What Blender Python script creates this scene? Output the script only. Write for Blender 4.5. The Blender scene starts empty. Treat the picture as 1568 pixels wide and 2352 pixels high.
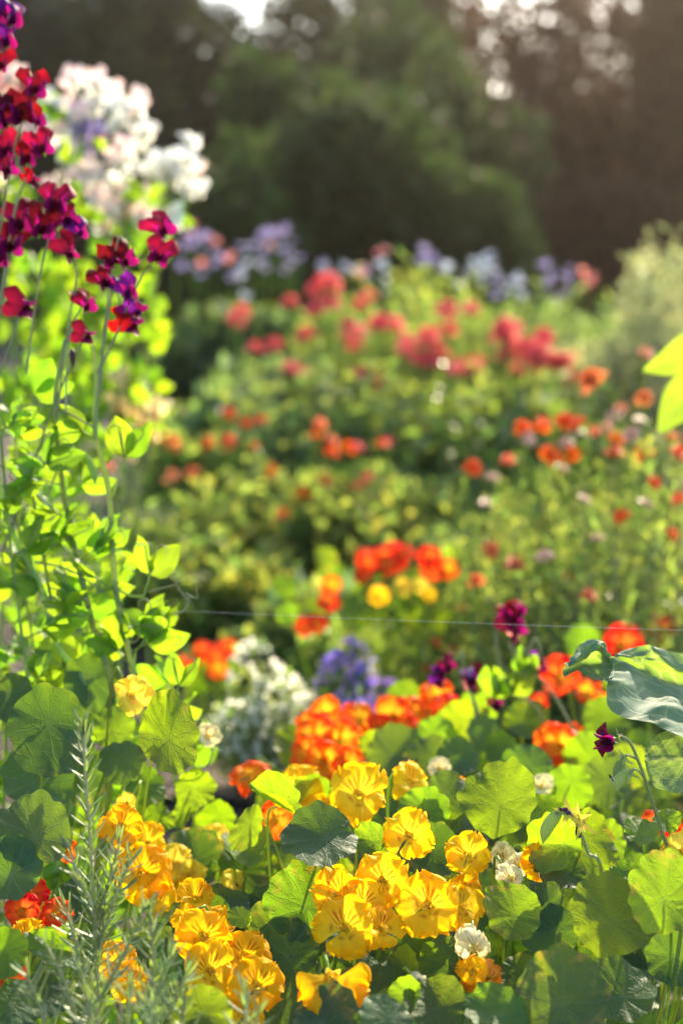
import bpy, math, random
import numpy as np
from mathutils import Vector, Matrix

R = math.radians
random.seed(7)
rng = np.random.default_rng(7)
scn = bpy.context.scene
col = scn.collection

# ------------------------------------------------------------------ camera
CAM_H, PITCH, FPX = 1.0, R(10.0), 3267.0
cam = bpy.data.cameras.new('camera')
cam.sensor_fit = 'HORIZONTAL'; cam.sensor_width = 24.0; cam.lens = 50.0
cam.clip_start = 0.05; cam.clip_end = 2000
cam.dof.use_dof = True; cam.dof.focus_distance = 1.28; cam.dof.aperture_fstop = 2.9
camo = bpy.data.objects.new('camera', cam); col.objects.link(camo)
camo.location = (0, 0, CAM_H); camo.rotation_euler = (R(90) - PITCH, 0, 0)
scn.camera = camo
CAMP = Vector((0, 0, CAM_H))
FW = Vector((0, math.cos(PITCH), -math.sin(PITCH)))
UP = Vector((0, math.sin(PITCH), math.cos(PITCH)))
RT = Vector((1, 0, 0))

def P(px, py, d):
    return CAMP + FW * d + RT * ((px - 784) / FPX * d) + UP * ((1176 - py) / FPX * d)

# ------------------------------------------------------------------ light
SUN_EL, SUN_AZ = R(30), R(24)
w = bpy.data.worlds.new('World'); scn.world = w; w.use_nodes = True
nt = w.node_tree; nt.nodes.clear()
sky = nt.nodes.new('ShaderNodeTexSky'); sky.sky_type = 'NISHITA'; sky.sun_disc = False
sky.sun_elevation = SUN_EL; sky.sun_rotation = SUN_AZ
sky.air_density = 1.0; sky.dust_density = 2.0; sky.ozone_density = 1.0
bg = nt.nodes.new('ShaderNodeBackground'); bg.inputs[1].default_value = 0.15
wo = nt.nodes.new('ShaderNodeOutputWorld')
nt.links.new(sky.outputs[0], bg.inputs[0]); nt.links.new(bg.outputs[0], wo.inputs[0])
sun = bpy.data.lights.new('sun', 'SUN'); sun.energy = 4.3; sun.angle = R(0.5); sun.color = (1.0, 0.86, 0.60)
so = bpy.data.objects.new('sun', sun); col.objects.link(so)
SUNV = Vector((math.sin(SUN_AZ) * math.cos(SUN_EL), math.cos(SUN_AZ) * math.cos(SUN_EL), math.sin(SUN_EL)))
so.rotation_euler = SUNV.to_track_quat('Z', 'Y').to_euler()
so.location = SUNV * 30
scn.view_settings.view_transform = 'Standard'
scn.view_settings.look = 'None'
scn.view_settings.exposure = 1.72
scn.view_settings.gamma = 1.0
scn.cycles.max_bounces = 6; scn.cycles.diffuse_bounces = 4; scn.cycles.glossy_bounces = 2
scn.cycles.transmission_bounces = 4; scn.cycles.sample_clamp_indirect = 4.0
scn.cycles.use_denoising = True

# ------------------------------------------------------------------ mesh helpers
def make_mesh(name, V, F, mats, st=None, smooth=True, matidx=None):
    """F: (n,k) array or a list of such arrays."""
    if not isinstance(F, list): F = [F]
    F = [np.asarray(f, dtype=np.int32) for f in F if len(f)]
    V = np.asarray(V, dtype=np.float32)
    me = bpy.data.meshes.new(name)
    me.vertices.add(len(V)); me.vertices.foreach_set('co', V.ravel())
    loops = np.concatenate([f.ravel() for f in F])
    tot = np.concatenate([np.full(len(f), f.shape[1], dtype=np.int32) for f in F])
    start = np.concatenate([[0], np.cumsum(tot)[:-1]]).astype(np.int32)
    me.loops.add(len(loops)); me.loops.foreach_set('vertex_index', loops)
    me.polygons.add(len(tot)); me.polygons.foreach_set('loop_start', start)
    me.polygons.foreach_set('use_smooth', np.full(len(tot), smooth))
    if not isinstance(mats, (list, tuple)): mats = [mats]
    for m in mats: me.materials.append(m)
    if matidx is not None: me.polygons.foreach_set('material_index', np.asarray(matidx, dtype=np.int32))
    if st is not None:
        a = me.attributes.new('st', 'FLOAT_VECTOR', 'POINT')
        a.data.foreach_set('vector', np.asarray(st, dtype=np.float32).ravel())
    me.update(calc_edges=True); me.validate()
    return me

def put(name, me, parent=None, M=None):
    o = bpy.data.objects.new(name, me); col.objects.link(o)
    if M is not None: o.matrix_world = M; 
    if parent is not None:
        o.parent = parent
        base = parent
        off = Matrix.Identity(4)
        chain = []
        while base is not None: chain.append(base); base = base.parent
        for c in reversed(chain): off = off @ c.matrix_basis
        o.matrix_basis = off.inverted() @ (M if M is not None else Matrix.Identity(4))
    return o

def thing(name, label, cat, loc, group=None):
    o = bpy.data.objects.new(name, None); col.objects.link(o)
    o.empty_display_size = 0.05
    o.location = loc; o['label'] = label; o['category'] = cat
    if group: o['group'] = group
    return o

class Acc:
    """collects pieces of one mesh"""
    def __init__(s): s.V = []; s.F = {}; s.st = []; s.n = 0; s.mi = {}
    def add(s, V, F, st=None, mi=0):
        V = np.asarray(V, dtype=np.float32).reshape(-1, 3); F = np.asarray(F, dtype=np.int32)
        s.V.append(V); s.st.append(np.zeros_like(V) if st is None else np.asarray(st, dtype=np.float32))
        s.F.setdefault(F.shape[1], []).append(F + s.n)
        s.mi.setdefault(F.shape[1], []).append(np.full(len(F), mi)); s.n += len(V)
    def mesh(s, name, mats, smooth=True):
        ks = list(s.F)
        return make_mesh(name, np.concatenate(s.V), [np.concatenate(s.F[k]) for k in ks], mats,
                         np.concatenate(s.st), smooth, np.concatenate([np.concatenate(s.mi[k]) for k in ks]))

def grid_faces(a, b, wrap=False):
    """(a rows, b columns)"""
    i = np.arange(a - 1)[:, None]; j = np.arange(b if wrap else b - 1)[None, :]
    j2 = (j + 1) % b
    return np.stack([i * b + j + 0 * i, i * b + j2, (i + 1) * b + j2, (i + 1) * b + j], -1).reshape(-1, 4)

def smooth_path(pts, n=14):
    """Catmull-Rom through pts"""
    p = np.array([list(q) for q in pts], dtype=float)
    if len(p) == 2: p = np.array([p[0], (p[0] + p[1]) / 2, p[1]])
    e = np.vstack([2 * p[0] - p[1], p, 2 * p[-1] - p[-2]])
    out = []
    segs = len(p) - 1
    for k in range(n):
        u = k / (n - 1) * segs; i = min(int(u), segs - 1); t = u - i
        a, b, c, d = e[i], e[i + 1], e[i + 2], e[i + 3]
        out.append(0.5 * ((2 * b) + (c - a) * t + (2 * a - 5 * b + 4 * c - d) * t * t + (3 * b - a - 3 * c + d) * t ** 3))
    return np.array(out)

def tube(path, r, k=6, flat=1.0):
    """path (n,3), r scalar or (n,) radius -> V,F"""
    path = np.asarray(path, float); n = len(path)
    r = np.broadcast_to(np.asarray(r, float), (n,))
    T = np.gradient(path, axis=0); T /= np.linalg.norm(T, axis=1)[:, None] + 1e-9
    ref = np.array([0.31, 1.0, 0.17]) if abs(T[:, 1]).mean() < 0.8 else np.array([1.0, .2, .1])
    N = np.cross(T, ref); N /= np.linalg.norm(N, axis=1)[:, None] + 1e-9
    B = np.cross(T, N)
    a = np.linspace(0, 2 * np.pi, k, endpoint=False)
    V = path[:, None, :] + r[:, None, None] * (np.cos(a)[None, :, None] * N[:, None, :] + flat * np.sin(a)[None, :, None] * B[:, None, :])
    return V.reshape(-1, 3), grid_faces(n, k, True)

def instance(tv, tf, pos, rot, sc, st=None):
    """template repeated: rot (n,3,3), sc (n,) or (n,3)"""
    n, m = len(pos), len(tv)
    sc = np.asarray(sc, float); sc = sc[:, None] if sc.ndim == 1 else sc
    if sc.shape[1] == 1: sc = np.repeat(sc, 3, 1)
    V = np.einsum('nij,nmj->nmi', rot, tv[None] * sc[:, None, :]) + pos[:, None, :]
    F = (tf[None] + (np.arange(n) * m)[:, None, None]).reshape(-1, tf.shape[1])
    S = None if st is None else np.tile(st, (n, 1))
    return V.reshape(-1, 3), F, S

def rots(direction, normal):
    """rows -> matrices with Y along direction, Z near normal"""
    y = direction / (np.linalg.norm(direction, axis=1)[:, None] + 1e-9)
    x = np.cross(y, normal); x /= np.linalg.norm(x, axis=1)[:, None] + 1e-9
    z = np.cross(x, y)
    return np.stack([x, y, z], -1)

def frame(pos, n, up=None, roll=0.0, sc=1.0):
    """object matrix with local Z along n, local Y towards up"""
    n = Vector(n).normalized(); up = Vector(up) if up is not None else Vector((0, 0, 1))
    x = up.cross(n)
    if x.length < 1e-4: x = Vector((1, 0, 0))
    x.normalize(); y = n.cross(x)
    m = Matrix((x, y, n)).transposed().to_4x4() @ Matrix.Rotation(roll, 4, 'Z')
    s = (sc, sc, sc) if not isinstance(sc, tuple) else sc
    return Matrix.Translation(pos) @ m @ Matrix.Diagonal((*s, 1))

def facing(p, a=0.0, b=0.0):
    t = (CAMP - p).normalized()
    return (t + RT * a + UP * b).normalized()

# ------------------------------------------------------------------ materials
def nodes_of(name):
    m = bpy.data.materials.new(name); m.use_nodes = True
    t = m.node_tree; t.nodes.clear()
    out = t.nodes.new('ShaderNodeOutputMaterial')
    return m, t, out

def math_n(t, op, a, b=None, c=None):
    n = t.nodes.new('ShaderNodeMath'); n.operation = op
    for i, v in enumerate((a, b, c)):
        if v is None: continue
        if isinstance(v, (int, float)): n.inputs[i].default_value = v
        else: t.links.new(v, n.inputs[i])
    return n.outputs[0]

def mixc(t, fac, a, b):
    n = t.nodes.new('ShaderNodeMix'); n.data_type = 'RGBA'
    for i, v in ((0, fac), (6, a), (7, b)):
        if isinstance(v, (int, float)): n.inputs[i].default_value = v
        elif isinstance(v, tuple): n.inputs[i].default_value = (*v, 1)
        else: t.links.new(v, n.inputs[i])
    return n.outputs[2]

def sstep(t, x, lo, hi):
    n = t.nodes.new('ShaderNodeMapRange'); n.interpolation_type = 'SMOOTHSTEP'
    t.links.new(x, n.inputs[0]); n.inputs[1].default_value = lo; n.inputs[2].default_value = hi
    return n.outputs[0]

def leaf_shader(t, out, cr, ct, tf, rough, spec, var, bump=None, bumpd=0.3, huevar=0.02, dist=0.002):
    """reflecting leaf colour cr, transmitted colour ct; both vary per object and per leaf"""
    oi = t.nodes.new('ShaderNodeObjectInfo'); ge = t.nodes.new('ShaderNodeNewGeometry')
    r = math_n(t, 'FRACT', math_n(t, 'ADD', oi.outputs['Random'], ge.outputs['Random Per Island']))
    val = math_n(t, 'MULTIPLY_ADD', r, 2 * var, 1 - var)
    hue = math_n(t, 'MULTIPLY_ADD', math_n(t, 'FRACT', math_n(t, 'MULTIPLY', r, 7.31)), 2 * huevar, 0.5 - huevar)
    cols = []
    for c in (cr, ct):
        h = t.nodes.new('ShaderNodeHueSaturation')
        if isinstance(c, tuple): h.inputs['Color'].default_value = (*c, 1)
        else: t.links.new(c, h.inputs['Color'])
        t.links.new(val, h.inputs['Value']); t.links.new(hue, h.inputs['Hue'])
        cols.append(h.outputs[0])
    p = t.nodes.new('ShaderNodeBsdfPrincipled'); t.links.new(cols[0], p.inputs['Base Color'])
    p.inputs['Roughness'].default_value = rough; p.inputs['Specular IOR Level'].default_value = spec
    tr = t.nodes.new('ShaderNodeBsdfTranslucent'); t.links.new(cols[1], tr.inputs[0])
    if bump is not None:
        bp = t.nodes.new('ShaderNodeBump'); bp.inputs['Strength'].default_value = bumpd
        bp.inputs['Distance'].default_value = dist
        t.links.new(bump, bp.inputs['Height'])
        t.links.new(bp.outputs[0], p.inputs['Normal']); t.links.new(bp.outputs[0], tr.inputs['Normal'])
    mx = t.nodes.new('ShaderNodeMixShader'); mx.inputs[0].default_value = tf
    t.links.new(p.outputs[0], mx.inputs[1]); t.links.new(tr.outputs[0], mx.inputs[2])
    t.links.new(mx.outputs[0], out.inputs[0])

def leafmat(name, cr, ct, tf=0.5, rough=0.45, spec=0.35, var=0.25, huevar=0.02):
    """plain foliage, mottled"""
    m, t, out = nodes_of(name)
    nz = t.nodes.new('ShaderNodeTexNoise'); nz.inputs['Scale'].default_value = 60
    k = sstep(t, nz.outputs[0], 0.35, 0.7)
    a = mixc(t, k, cr, tuple(x * 1.35 for x in cr)); b = mixc(t, k, ct, tuple(x * 0.8 for x in ct))
    leaf_shader(t, out, a, b, tf, rough, spec, var, huevar=huevar)
    return m

def peltate_mat(name, cr, ct, vein, tf=0.55, rough=0.5, var=0.18):
    """round leaf with veins running out from the stalk; mesh is unit sized"""
    m, t, out = nodes_of(name)
    tc = t.nodes.new('ShaderNodeTexCoord'); sp = t.nodes.new('ShaderNodeSeparateXYZ')
    t.links.new(tc.outputs['Object'], sp.inputs[0])
    nz = t.nodes.new('ShaderNodeTexNoise'); nz.inputs['Scale'].default_value = 2.2
    t.links.new(tc.outputs['Object'], nz.inputs['Vector'])
    rad = math_n(t, 'SQRT', math_n(t, 'ADD', math_n(t, 'POWER', sp.outputs[0], 2.0), math_n(t, 'POWER', sp.outputs[1], 2.0)))
    ang = math_n(t, 'ARCTAN2', sp.outputs[1], sp.outputs[0])
    ang = math_n(t, 'ADD', ang, math_n(t, 'MULTIPLY', math_n(t, 'SUBTRACT', nz.outputs[0], 0.5), 0.35))
    def rays(n, wd, soft):
        u = math_n(t, 'MULTIPLY', ang, n / (2 * math.pi))
        f = math_n(t, 'ABSOLUTE', math_n(t, 'SUBTRACT', math_n(t, 'FRACT', math_n(t, 'ADD', u, 20.25)), 0.5))
        d = math_n(t, 'MULTIPLY', math_n(t, 'MULTIPLY', f, 2 * math.pi / n), rad)
        return math_n(t, 'SUBTRACT', 1.0, sstep(t, d, wd, soft))
    main = rays(9, 0.004, 0.022)
    sec = math_n(t, 'MULTIPLY', rays(36, 0.003, 0.02), sstep(t, rad, 0.42, 0.62))
    hub = math_n(t, 'SUBTRACT', 1.0, sstep(t, rad, 0.02, 0.06))
    vo = t.nodes.new('ShaderNodeTexVoronoi'); vo.feature = 'DISTANCE_TO_EDGE'; vo.inputs['Scale'].default_value = 4.5
    t.links.new(tc.outputs['Object'], vo.inputs['Vector'])
    net = math_n(t, 'SUBTRACT', 1.0, sstep(t, vo.outputs['Distance'], 0.01, 0.07))
    v = math_n(t, 'MAXIMUM', math_n(t, 'MAXIMUM', main, math_n(t, 'MULTIPLY', sec, 0.45)), math_n(t, 'MAXIMUM', math_n(t, 'MULTIPLY', hub, 0.6), math_n(t, 'MULTIPLY', net, 0.3)))
    bl = sstep(t, nz.outputs[0], 0.3, 0.75)
    c1 = mixc(t, bl, cr, tuple(x * 1.4 for x in cr)); c2 = mixc(t, bl, ct, tuple(x * 0.78 for x in ct))
    a = mixc(t, v, c1, vein); b = mixc(t, math_n(t, 'MULTIPLY', v, 0.5), c2, tuple(x * 0.6 for x in ct))
    nz2 = t.nodes.new('ShaderNodeTexNoise'); nz2.inputs['Scale'].default_value = 4
    t.links.new(tc.outputs['Object'], nz2.inputs['Vector'])
    ob = t.nodes.new('ShaderNodeObjectInfo')
    n3 = t.nodes.new('ShaderNodeTexNoise'); n3.inputs['Scale'].default_value = 3.0; n3.inputs['Detail'].default_value = 4
    mp = t.nodes.new('ShaderNodeVectorMath'); mp.operation = 'ADD'
    cb = t.nodes.new('ShaderNodeCombineXYZ'); t.links.new(math_n(t, 'MULTIPLY', ob.outputs['Random'], 50.0), cb.inputs[0])
    t.links.new(tc.outputs['Object'], mp.inputs[0]); t.links.new(cb.outputs[0], mp.inputs[1]); t.links.new(mp.outputs[0], n3.inputs['Vector'])
    old = math_n(t, 'MULTIPLY', math_n(t, 'MULTIPLY', sstep(t, rad, 0.55, 1.05), sstep(t, n3.outputs[0], 0.48, 0.66)), sstep(t, ob.outputs['Random'], 0.35, 0.9))
    n4 = t.nodes.new('ShaderNodeTexNoise'); n4.inputs['Scale'].default_value = 9.0
    t.links.new(mp.outputs[0], n4.inputs['Vector'])
    speck = math_n(t, 'MULTIPLY', sstep(t, n4.outputs[0], 0.70, 0.74), 0.8)
    a = mixc(t, old, a, (0.26, 0.22, 0.05)); b = mixc(t, old, b, (0.50, 0.40, 0.03))
    a = mixc(t, speck, a, (0.12, 0.07, 0.03)); b = mixc(t, speck, b, (0.10, 0.05, 0.02))
    hgt = math_n(t, 'ADD', math_n(t, 'MULTIPLY', math_n(t, 'MAXIMUM', math_n(t, 'MULTIPLY', main, sstep(t, rad, 0.1, 0.3)), math_n(t, 'MULTIPLY', net, 0.8)), -0.35), nz2.outputs[0])
    leaf_shader(t, out, a, b, tf, rough, 0.25, var, bump=hgt, bumpd=0.32, dist=0.003, huevar=0.016)
    return m

def ribmat(name, cr, ct, vein, tf=0.5, rough=0.4, var=0.2, ribs=6.0, net=0.0, bumpd=0.3, veint=None, dist=0.002):
    """leaf with a midrib, side ribs and (net) a mesh of fine veins, from the st attribute (length, width)"""
    m, t, out = nodes_of(name)
    at = t.nodes.new('ShaderNodeAttribute'); at.attribute_name = 'st'
    sp = t.nodes.new('ShaderNodeSeparateXYZ'); t.links.new(at.outputs['Vector'], sp.inputs[0])
    tt = math_n(t, 'ABSOLUTE', sp.outputs[1])
    mid = math_n(t, 'SUBTRACT', 1.0, sstep(t, tt, 0.02, 0.09))
    u = math_n(t, 'SUBTRACT', math_n(t, 'MULTIPLY', sp.outputs[0], ribs), math_n(t, 'MULTIPLY', tt, 1.2))
    f = math_n(t, 'ABSOLUTE', math_n(t, 'SUBTRACT', math_n(t, 'FRACT', math_n(t, 'ADD', u, 5.0)), 0.5))
    side = math_n(t, 'SUBTRACT', 1.0, sstep(t, f, 0.02, 0.1))
    v = math_n(t, 'MAXIMUM', mid, math_n(t, 'MULTIPLY', side, 0.6))
    if net:
        vo = t.nodes.new('ShaderNodeTexVoronoi'); vo.feature = 'DISTANCE_TO_EDGE'; vo.inputs['Scale'].default_value = net
        t.links.new(at.outputs['Vector'], vo.inputs['Vector'])
        v = math_n(t, 'MAXIMUM', v, math_n(t, 'MULTIPLY', math_n(t, 'SUBTRACT', 1.0, sstep(t, vo.outputs['Distance'], 0.01, 0.06)), 0.8))
    nz = t.nodes.new('ShaderNodeTexNoise'); nz.inputs['Scale'].default_value = 3.5
    t.links.new(at.outputs['Vector'], nz.inputs['Vector'])
    bl = sstep(t, nz.outputs[0], 0.35, 0.7)
    c1 = mixc(t, bl, cr, tuple(x * 1.35 for x in cr)); c2 = mixc(t, bl, ct, tuple(x * 0.8 for x in ct))
    a = mixc(t, v, c1, vein); b = mixc(t, math_n(t, 'MULTIPLY', v, 0.6), c2, veint or tuple(x * 0.6 for x in ct))
    hgt = math_n(t, 'ADD', math_n(t, 'MULTIPLY', v, -0.6), nz.outputs[0])
    leaf_shader(t, out, a, b, tf, rough, 0.22, var, bump=hgt, bumpd=bumpd, dist=dist)
    return m

def petalmat(name, inner, outer, mark, tf=0.5, rough=0.5, var=0.1, trans=1.0, huevar=0.008):
    """st.x runs from throat to rim, st.y across, st.z holds the dark throat markings"""
    m, t, out = nodes_of(name)
    at = t.nodes.new('ShaderNodeAttribute'); at.attribute_name = 'st'
    sp = t.nodes.new('ShaderNodeSeparateXYZ'); t.links.new(at.outputs['Vector'], sp.inputs[0])
    wv = t.nodes.new('ShaderNodeTexNoise'); wv.inputs['Scale'].default_value = 1.0; wv.inputs['Detail'].default_value = 3
    cb = t.nodes.new('ShaderNodeCombineXYZ')
    t.links.new(math_n(t, 'MULTIPLY', sp.outputs[0], 2.2), cb.inputs[0])
    t.links.new(math_n(t, 'MULTIPLY', sp.outputs[1], 9.0), cb.inputs[1])
    oi = t.nodes.new('ShaderNodeObjectInfo')
    t.links.new(math_n(t, 'MULTIPLY', oi.outputs['Random'], 40.0), cb.inputs[2])
    t.links.new(cb.outputs[0], wv.inputs['Vector'])
    base = mixc(t, sstep(t, sp.outputs[0], 0.1, 0.75), inner, outer)
    base = mixc(t, math_n(t, 'MULTIPLY', sstep(t, wv.outputs[0], 0.45, 0.75), 0.35), base, tuple(x * 0.72 for x in outer))
    c = mixc(t, sp.outputs[2], base, mark)
    tr = mixc(t, 1.0, c, tuple(min(1, trans) for _ in range(3)))
    tr.node.blend_type = 'MULTIPLY'
    leaf_shader(t, out, c, tr, tf, rough, 0.12, var, bump=wv.outputs[0], bumpd=0.35, huevar=huevar, dist=0.001)
    return m

def soilmat(name, a, b, scale=9.0):
    m, t, out = nodes_of(name)
    tc = t.nodes.new('ShaderNodeTexCoord')
    n1 = t.nodes.new('ShaderNodeTexNoise'); n1.inputs['Scale'].default_value = scale; n1.inputs['Detail'].default_value = 8
    n2 = t.nodes.new('ShaderNodeTexNoise'); n2.inputs['Scale'].default_value = scale * 9; n2.inputs['Detail'].default_value = 6
    for n in (n1, n2): t.links.new(tc.outputs['Object'], n.inputs['Vector'])
    c = mixc(t, sstep(t, n1.outputs[0], 0.3, 0.7), a, b)
    p = t.nodes.new('ShaderNodeBsdfPrincipled'); t.links.new(c, p.inputs['Base Color'])
    p.inputs['Roughness'].default_value = 0.95
    bp = t.nodes.new('ShaderNodeBump'); bp.inputs['Distance'].default_value = 0.02; bp.inputs['Strength'].default_value = 0.9
    t.links.new(n2.outputs[0], bp.inputs['Height']); t.links.new(bp.outputs[0], p.inputs['Normal'])
    t.links.new(p.outputs[0], out.inputs[0])
    return m

M = {}
M['soil'] = soilmat('soil', (0.035, 0.023, 0.016), (0.08, 0.053, 0.038))
M['path'] = soilmat('path_soil', (0.04, 0.026, 0.018), (0.08, 0.054, 0.038), 5)
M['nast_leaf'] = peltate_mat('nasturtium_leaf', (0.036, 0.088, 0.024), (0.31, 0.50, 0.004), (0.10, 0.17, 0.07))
M['nast_leaf_shaded'] = peltate_mat('nasturtium_leaf_shaded', (0.03, 0.072, 0.028), (0.18, 0.31, 0.006), (0.09, 0.15, 0.075), tf=0.42)  # shaded copy of the leaf, shade put into its darker colours
M['nast_stalk'] = leafmat('nasturtium_stalk', (0.20, 0.30, 0.06), (0.50, 0.62, 0.04), 0.45, 0.4)
YM = (0.45, 0.05, 0.01)
M['p_yellow'] = petalmat('petal_yellow', (0.97, 0.70, 0.025), (0.97, 0.58, 0.005), YM)
M['p_gold'] = petalmat('petal_gold', (0.96, 0.60, 0.01), (0.96, 0.49, 0.003), YM)
M['p_lemon'] = petalmat('petal_lemon', (0.95, 0.72, 0.08), (0.95, 0.72, 0.06), (0.8, 0.25, 0.02))
M['p_cream'] = petalmat('petal_cream', (0.85, 0.76, 0.36), (0.88, 0.80, 0.45), (0.25, 0.02, 0.02))
M['p_orange'] = petalmat('petal_orange', (0.95, 0.52, 0.02), (0.93, 0.13, 0.008), (0.6, 0.04, 0.01))
M['p_red'] = petalmat('petal_red', (0.92, 0.22, 0.02), (0.86, 0.045, 0.012), (0.4, 0.01, 0.01))
M['p_dry'] = petalmat('petal_withered', (0.90, 0.36, 0.02), (0.80, 0.30, 0.02), (0.4, 0.06, 0.02))
M['calyx'] = leafmat('flower_calyx', (0.45, 0.42, 0.06), (0.75, 0.62, 0.04), 0.5)
M['anther'] = leafmat('anther', (0.75, 0.55, 0.08), (0.8, 0.6, 0.05), 0.3)
M['pea_leaf'] = ribmat('sweet_pea_leaf', (0.075, 0.15, 0.025), (0.32, 0.55, 0.012), (0.22, 0.32, 0.10), tf=0.58, rough=0.42, ribs=5)
M['pea_stem'] = leafmat('sweet_pea_stem', (0.20, 0.28, 0.09), (0.45, 0.58, 0.06), 0.4, 0.45)
M['pea_stalk'] = leafmat('sweet_pea_stalk', (0.24, 0.26, 0.14), (0.36, 0.40, 0.12), 0.35, 0.5)
def sp(name, a, b, tf=0.55): M[name] = petalmat(name, a, b, a, tf=tf, rough=0.5, var=0.18, huevar=0.012)
sp('s_maroon', (0.05, 0.003, 0.012), (0.13, 0.003, 0.012), 0.6)
sp('s_crimson', (0.10, 0.003, 0.016), (0.32, 0.005, 0.02), 0.62)
sp('s_magenta', (0.13, 0.003, 0.055), (0.28, 0.004, 0.11), 0.6)
sp('s_purple', (0.06, 0.004, 0.09), (0.16, 0.008, 0.22), 0.6)
sp('s_white', (0.85, 0.84, 0.72), (0.90, 0.89, 0.82), 0.45)
sp('s_pink', (0.85, 0.55, 0.50), (0.90, 0.66, 0.60), 0.45)
sp('s_rose', (0.75, 0.20, 0.20), (0.85, 0.30, 0.26), 0.5)
sp('s_lavender', (0.30, 0.24, 0.46), (0.36, 0.29, 0.50), 0.45)
sp('s_pale', (0.42, 0.46, 0.54), (0.50, 0.54, 0.60), 0.4)
sp('s_cream', (0.85, 0.62, 0.25), (0.90, 0.72, 0.35), 0.5)
M['rosemary'] = leafmat('rosemary_needle', (0.15, 0.21, 0.10), (0.32, 0.44, 0.08), 0.35, 0.4, 0.4, 0.3)
M['rosemary_stem'] = leafmat('rosemary_stem', (0.34, 0.34, 0.15), (0.4, 0.4, 0.1), 0.15, 0.6)
M['cabbage'] = ribmat('cabbage_leaf', (0.08, 0.14, 0.105), (0.28, 0.46, 0.03), (0.17, 0.25, 0.18), tf=0.4, rough=0.6, ribs=5, net=4.5, bumpd=0.3, veint=(0.62, 0.72, 0.12), dist=0.002, var=0.06)
M['dry'] = leafmat('dry_petal', (0.06, 0.015, 0.03), (0.12, 0.02, 0.06), 0.3)
M['pod'] = leafmat('pea_pod', (0.26, 0.36, 0.12), (0.45, 0.6, 0.05), 0.45, 0.5)
M['bark'] = soilmat('bark', (0.05, 0.038, 0.028), (0.12, 0.09, 0.065), 12)
M['insect'] = soilmat('insect_body', (0.02, 0.015, 0.012), (0.08, 0.05, 0.03), 300)
M['wing'] = leafmat('insect_wing', (0.4, 0.36, 0.3), (0.5, 0.45, 0.4), 0.5, 0.2)
M['silk'] = leafmat('spider_silk', (0.7, 0.7, 0.7), (0.7, 0.7, 0.7), 0.3, 0.2, 0.8)
M['lime_leaf'] = ribmat('lime_leaf', (0.13, 0.22, 0.03), (0.50, 0.66, 0.03), (0.3, 0.4, 0.1), tf=0.62, ribs=6)

# ------------------------------------------------------------------ ground
def gheight(x, y):
    bed = 0.16 * np.clip((2.35 - y) / 0.45, 0, 1) * np.clip((x + 0.35) / 0.3, 0.25, 1)
    n = 0.018 * np.sin(9 * x + 3 * np.sin(5 * y)) * np.sin(8 * y + 2 * np.sin(6 * x)) + 0.012 * np.sin(31 * x + 1) * np.sin(27 * y)
    far = np.clip((8 - y) / 4, 0, 1)
    return bed + n * far
gx = np.concatenate([[-400, -120, -40, -15, -6], np.linspace(-3, 3, 121), [6, 15, 40, 120, 400]])
gy = np.concatenate([[-200, -30, -4], np.linspace(0.0, 8, 161), [11, 16, 25, 50, 120, 400, 1200]])
X, Y = np.meshgrid(gx, gy)
G = np.stack([X, Y, gheight(X, Y)], -1).reshape(-1, 3)
g = put('ground', make_mesh('ground', G, grid_faces(len(gy), len(gx)), M['soil'])); g['kind'] = 'structure'
pa = np.array([(-0.42, 2.5), (-0.62, 3.3), (-0.62, 4.2), (-0.9, 5.2), (-1.6, 6.5)])
pv = []
for i in range(25):
    u = i / 24 * (len(pa) - 1); k = min(int(u), len(pa) - 2); c = pa[k] + (pa[k + 1] - pa[k]) * (u - k)
    for s in (-1, -.5, 0, .5, 1):
        x, y = c[0] + s * (0.26 + 0.05 * math.sin(i * 1.3 + s)), c[1]
        pv.append((x, y, float(gheight(np.array(x), np.array(y))) + 0.004 + (0.012 if abs(s) < 1 else -0.012)))
pth = put('path', make_mesh('path', np.array(pv), grid_faces(25, 5), M['path'])); pth['kind'] = 'structure'

def on_ground(x, y): return Vector((x, y, float(gheight(np.array(x), np.array(y))) - 0.004))

# ------------------------------------------------------------------ templates
def nast_leaf_mesh(seed, mat, fold=0.0):
    r = np.random.default_rng(seed); na, nr = 84, 13
    th = np.linspace(0, 2 * np.pi, na, endpoint=False)
    off = 0.2
    out = np.stack([np.cos(th), np.sin(th) + off], -1)
    lob = 1 + 0.034 * np.cos(9 * th + r.uniform(0, 6)) - .05 * np.exp(-((th - r.uniform(0, 6.28)) / .12) ** 2) - .04 * np.exp(-((th - r.uniform(0, 6.28)) / .08) ** 2) + sum(r.uniform(-.022, .022) * np.cos(k * th + r.uniform(0, 6)) for k in (2, 3, 4, 5, 6, 13, 17))
    out *= lob[:, None]
    rho = (np.arange(1, nr + 1) / nr) ** 0.85
    xy = rho[:, None, None] * out[None]
    ph = r.uniform(0, 6, 6)
    rr = rho[:, None]
    z = 0.16 * rr ** 1.6 * r.uniform(.2, 1.0) + rr ** 2 * (0.14 * np.sin(2 * th + ph[0]) + 0.07 * np.sin(3 * th + ph[1]) + 0.03 * np.sin(5 * th + ph[2]))
    z += 0.009 * rr ** 1.3 * np.cos(9 * th + ph[3]) + rr ** 5 * (0.03 * np.sin(11 * th + ph[4]) + .02 * np.sin(17 * th + ph[5]))
    if fold: z = z + fold * np.abs(xy[..., 0]) ** 1.3
    V = np.concatenate([[[0, 0, 0]], np.concatenate([xy, z[..., None]], -1).reshape(-1, 3)])
    F4 = grid_faces(nr, na, True) + 1
    F3 = np.stack([np.zeros(na, int), 1 + (np.arange(na) + 1) % na, 1 + np.arange(na)], -1)
    return make_mesh('nasturtium_leaf', V, [F4, F3], mat)

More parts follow.
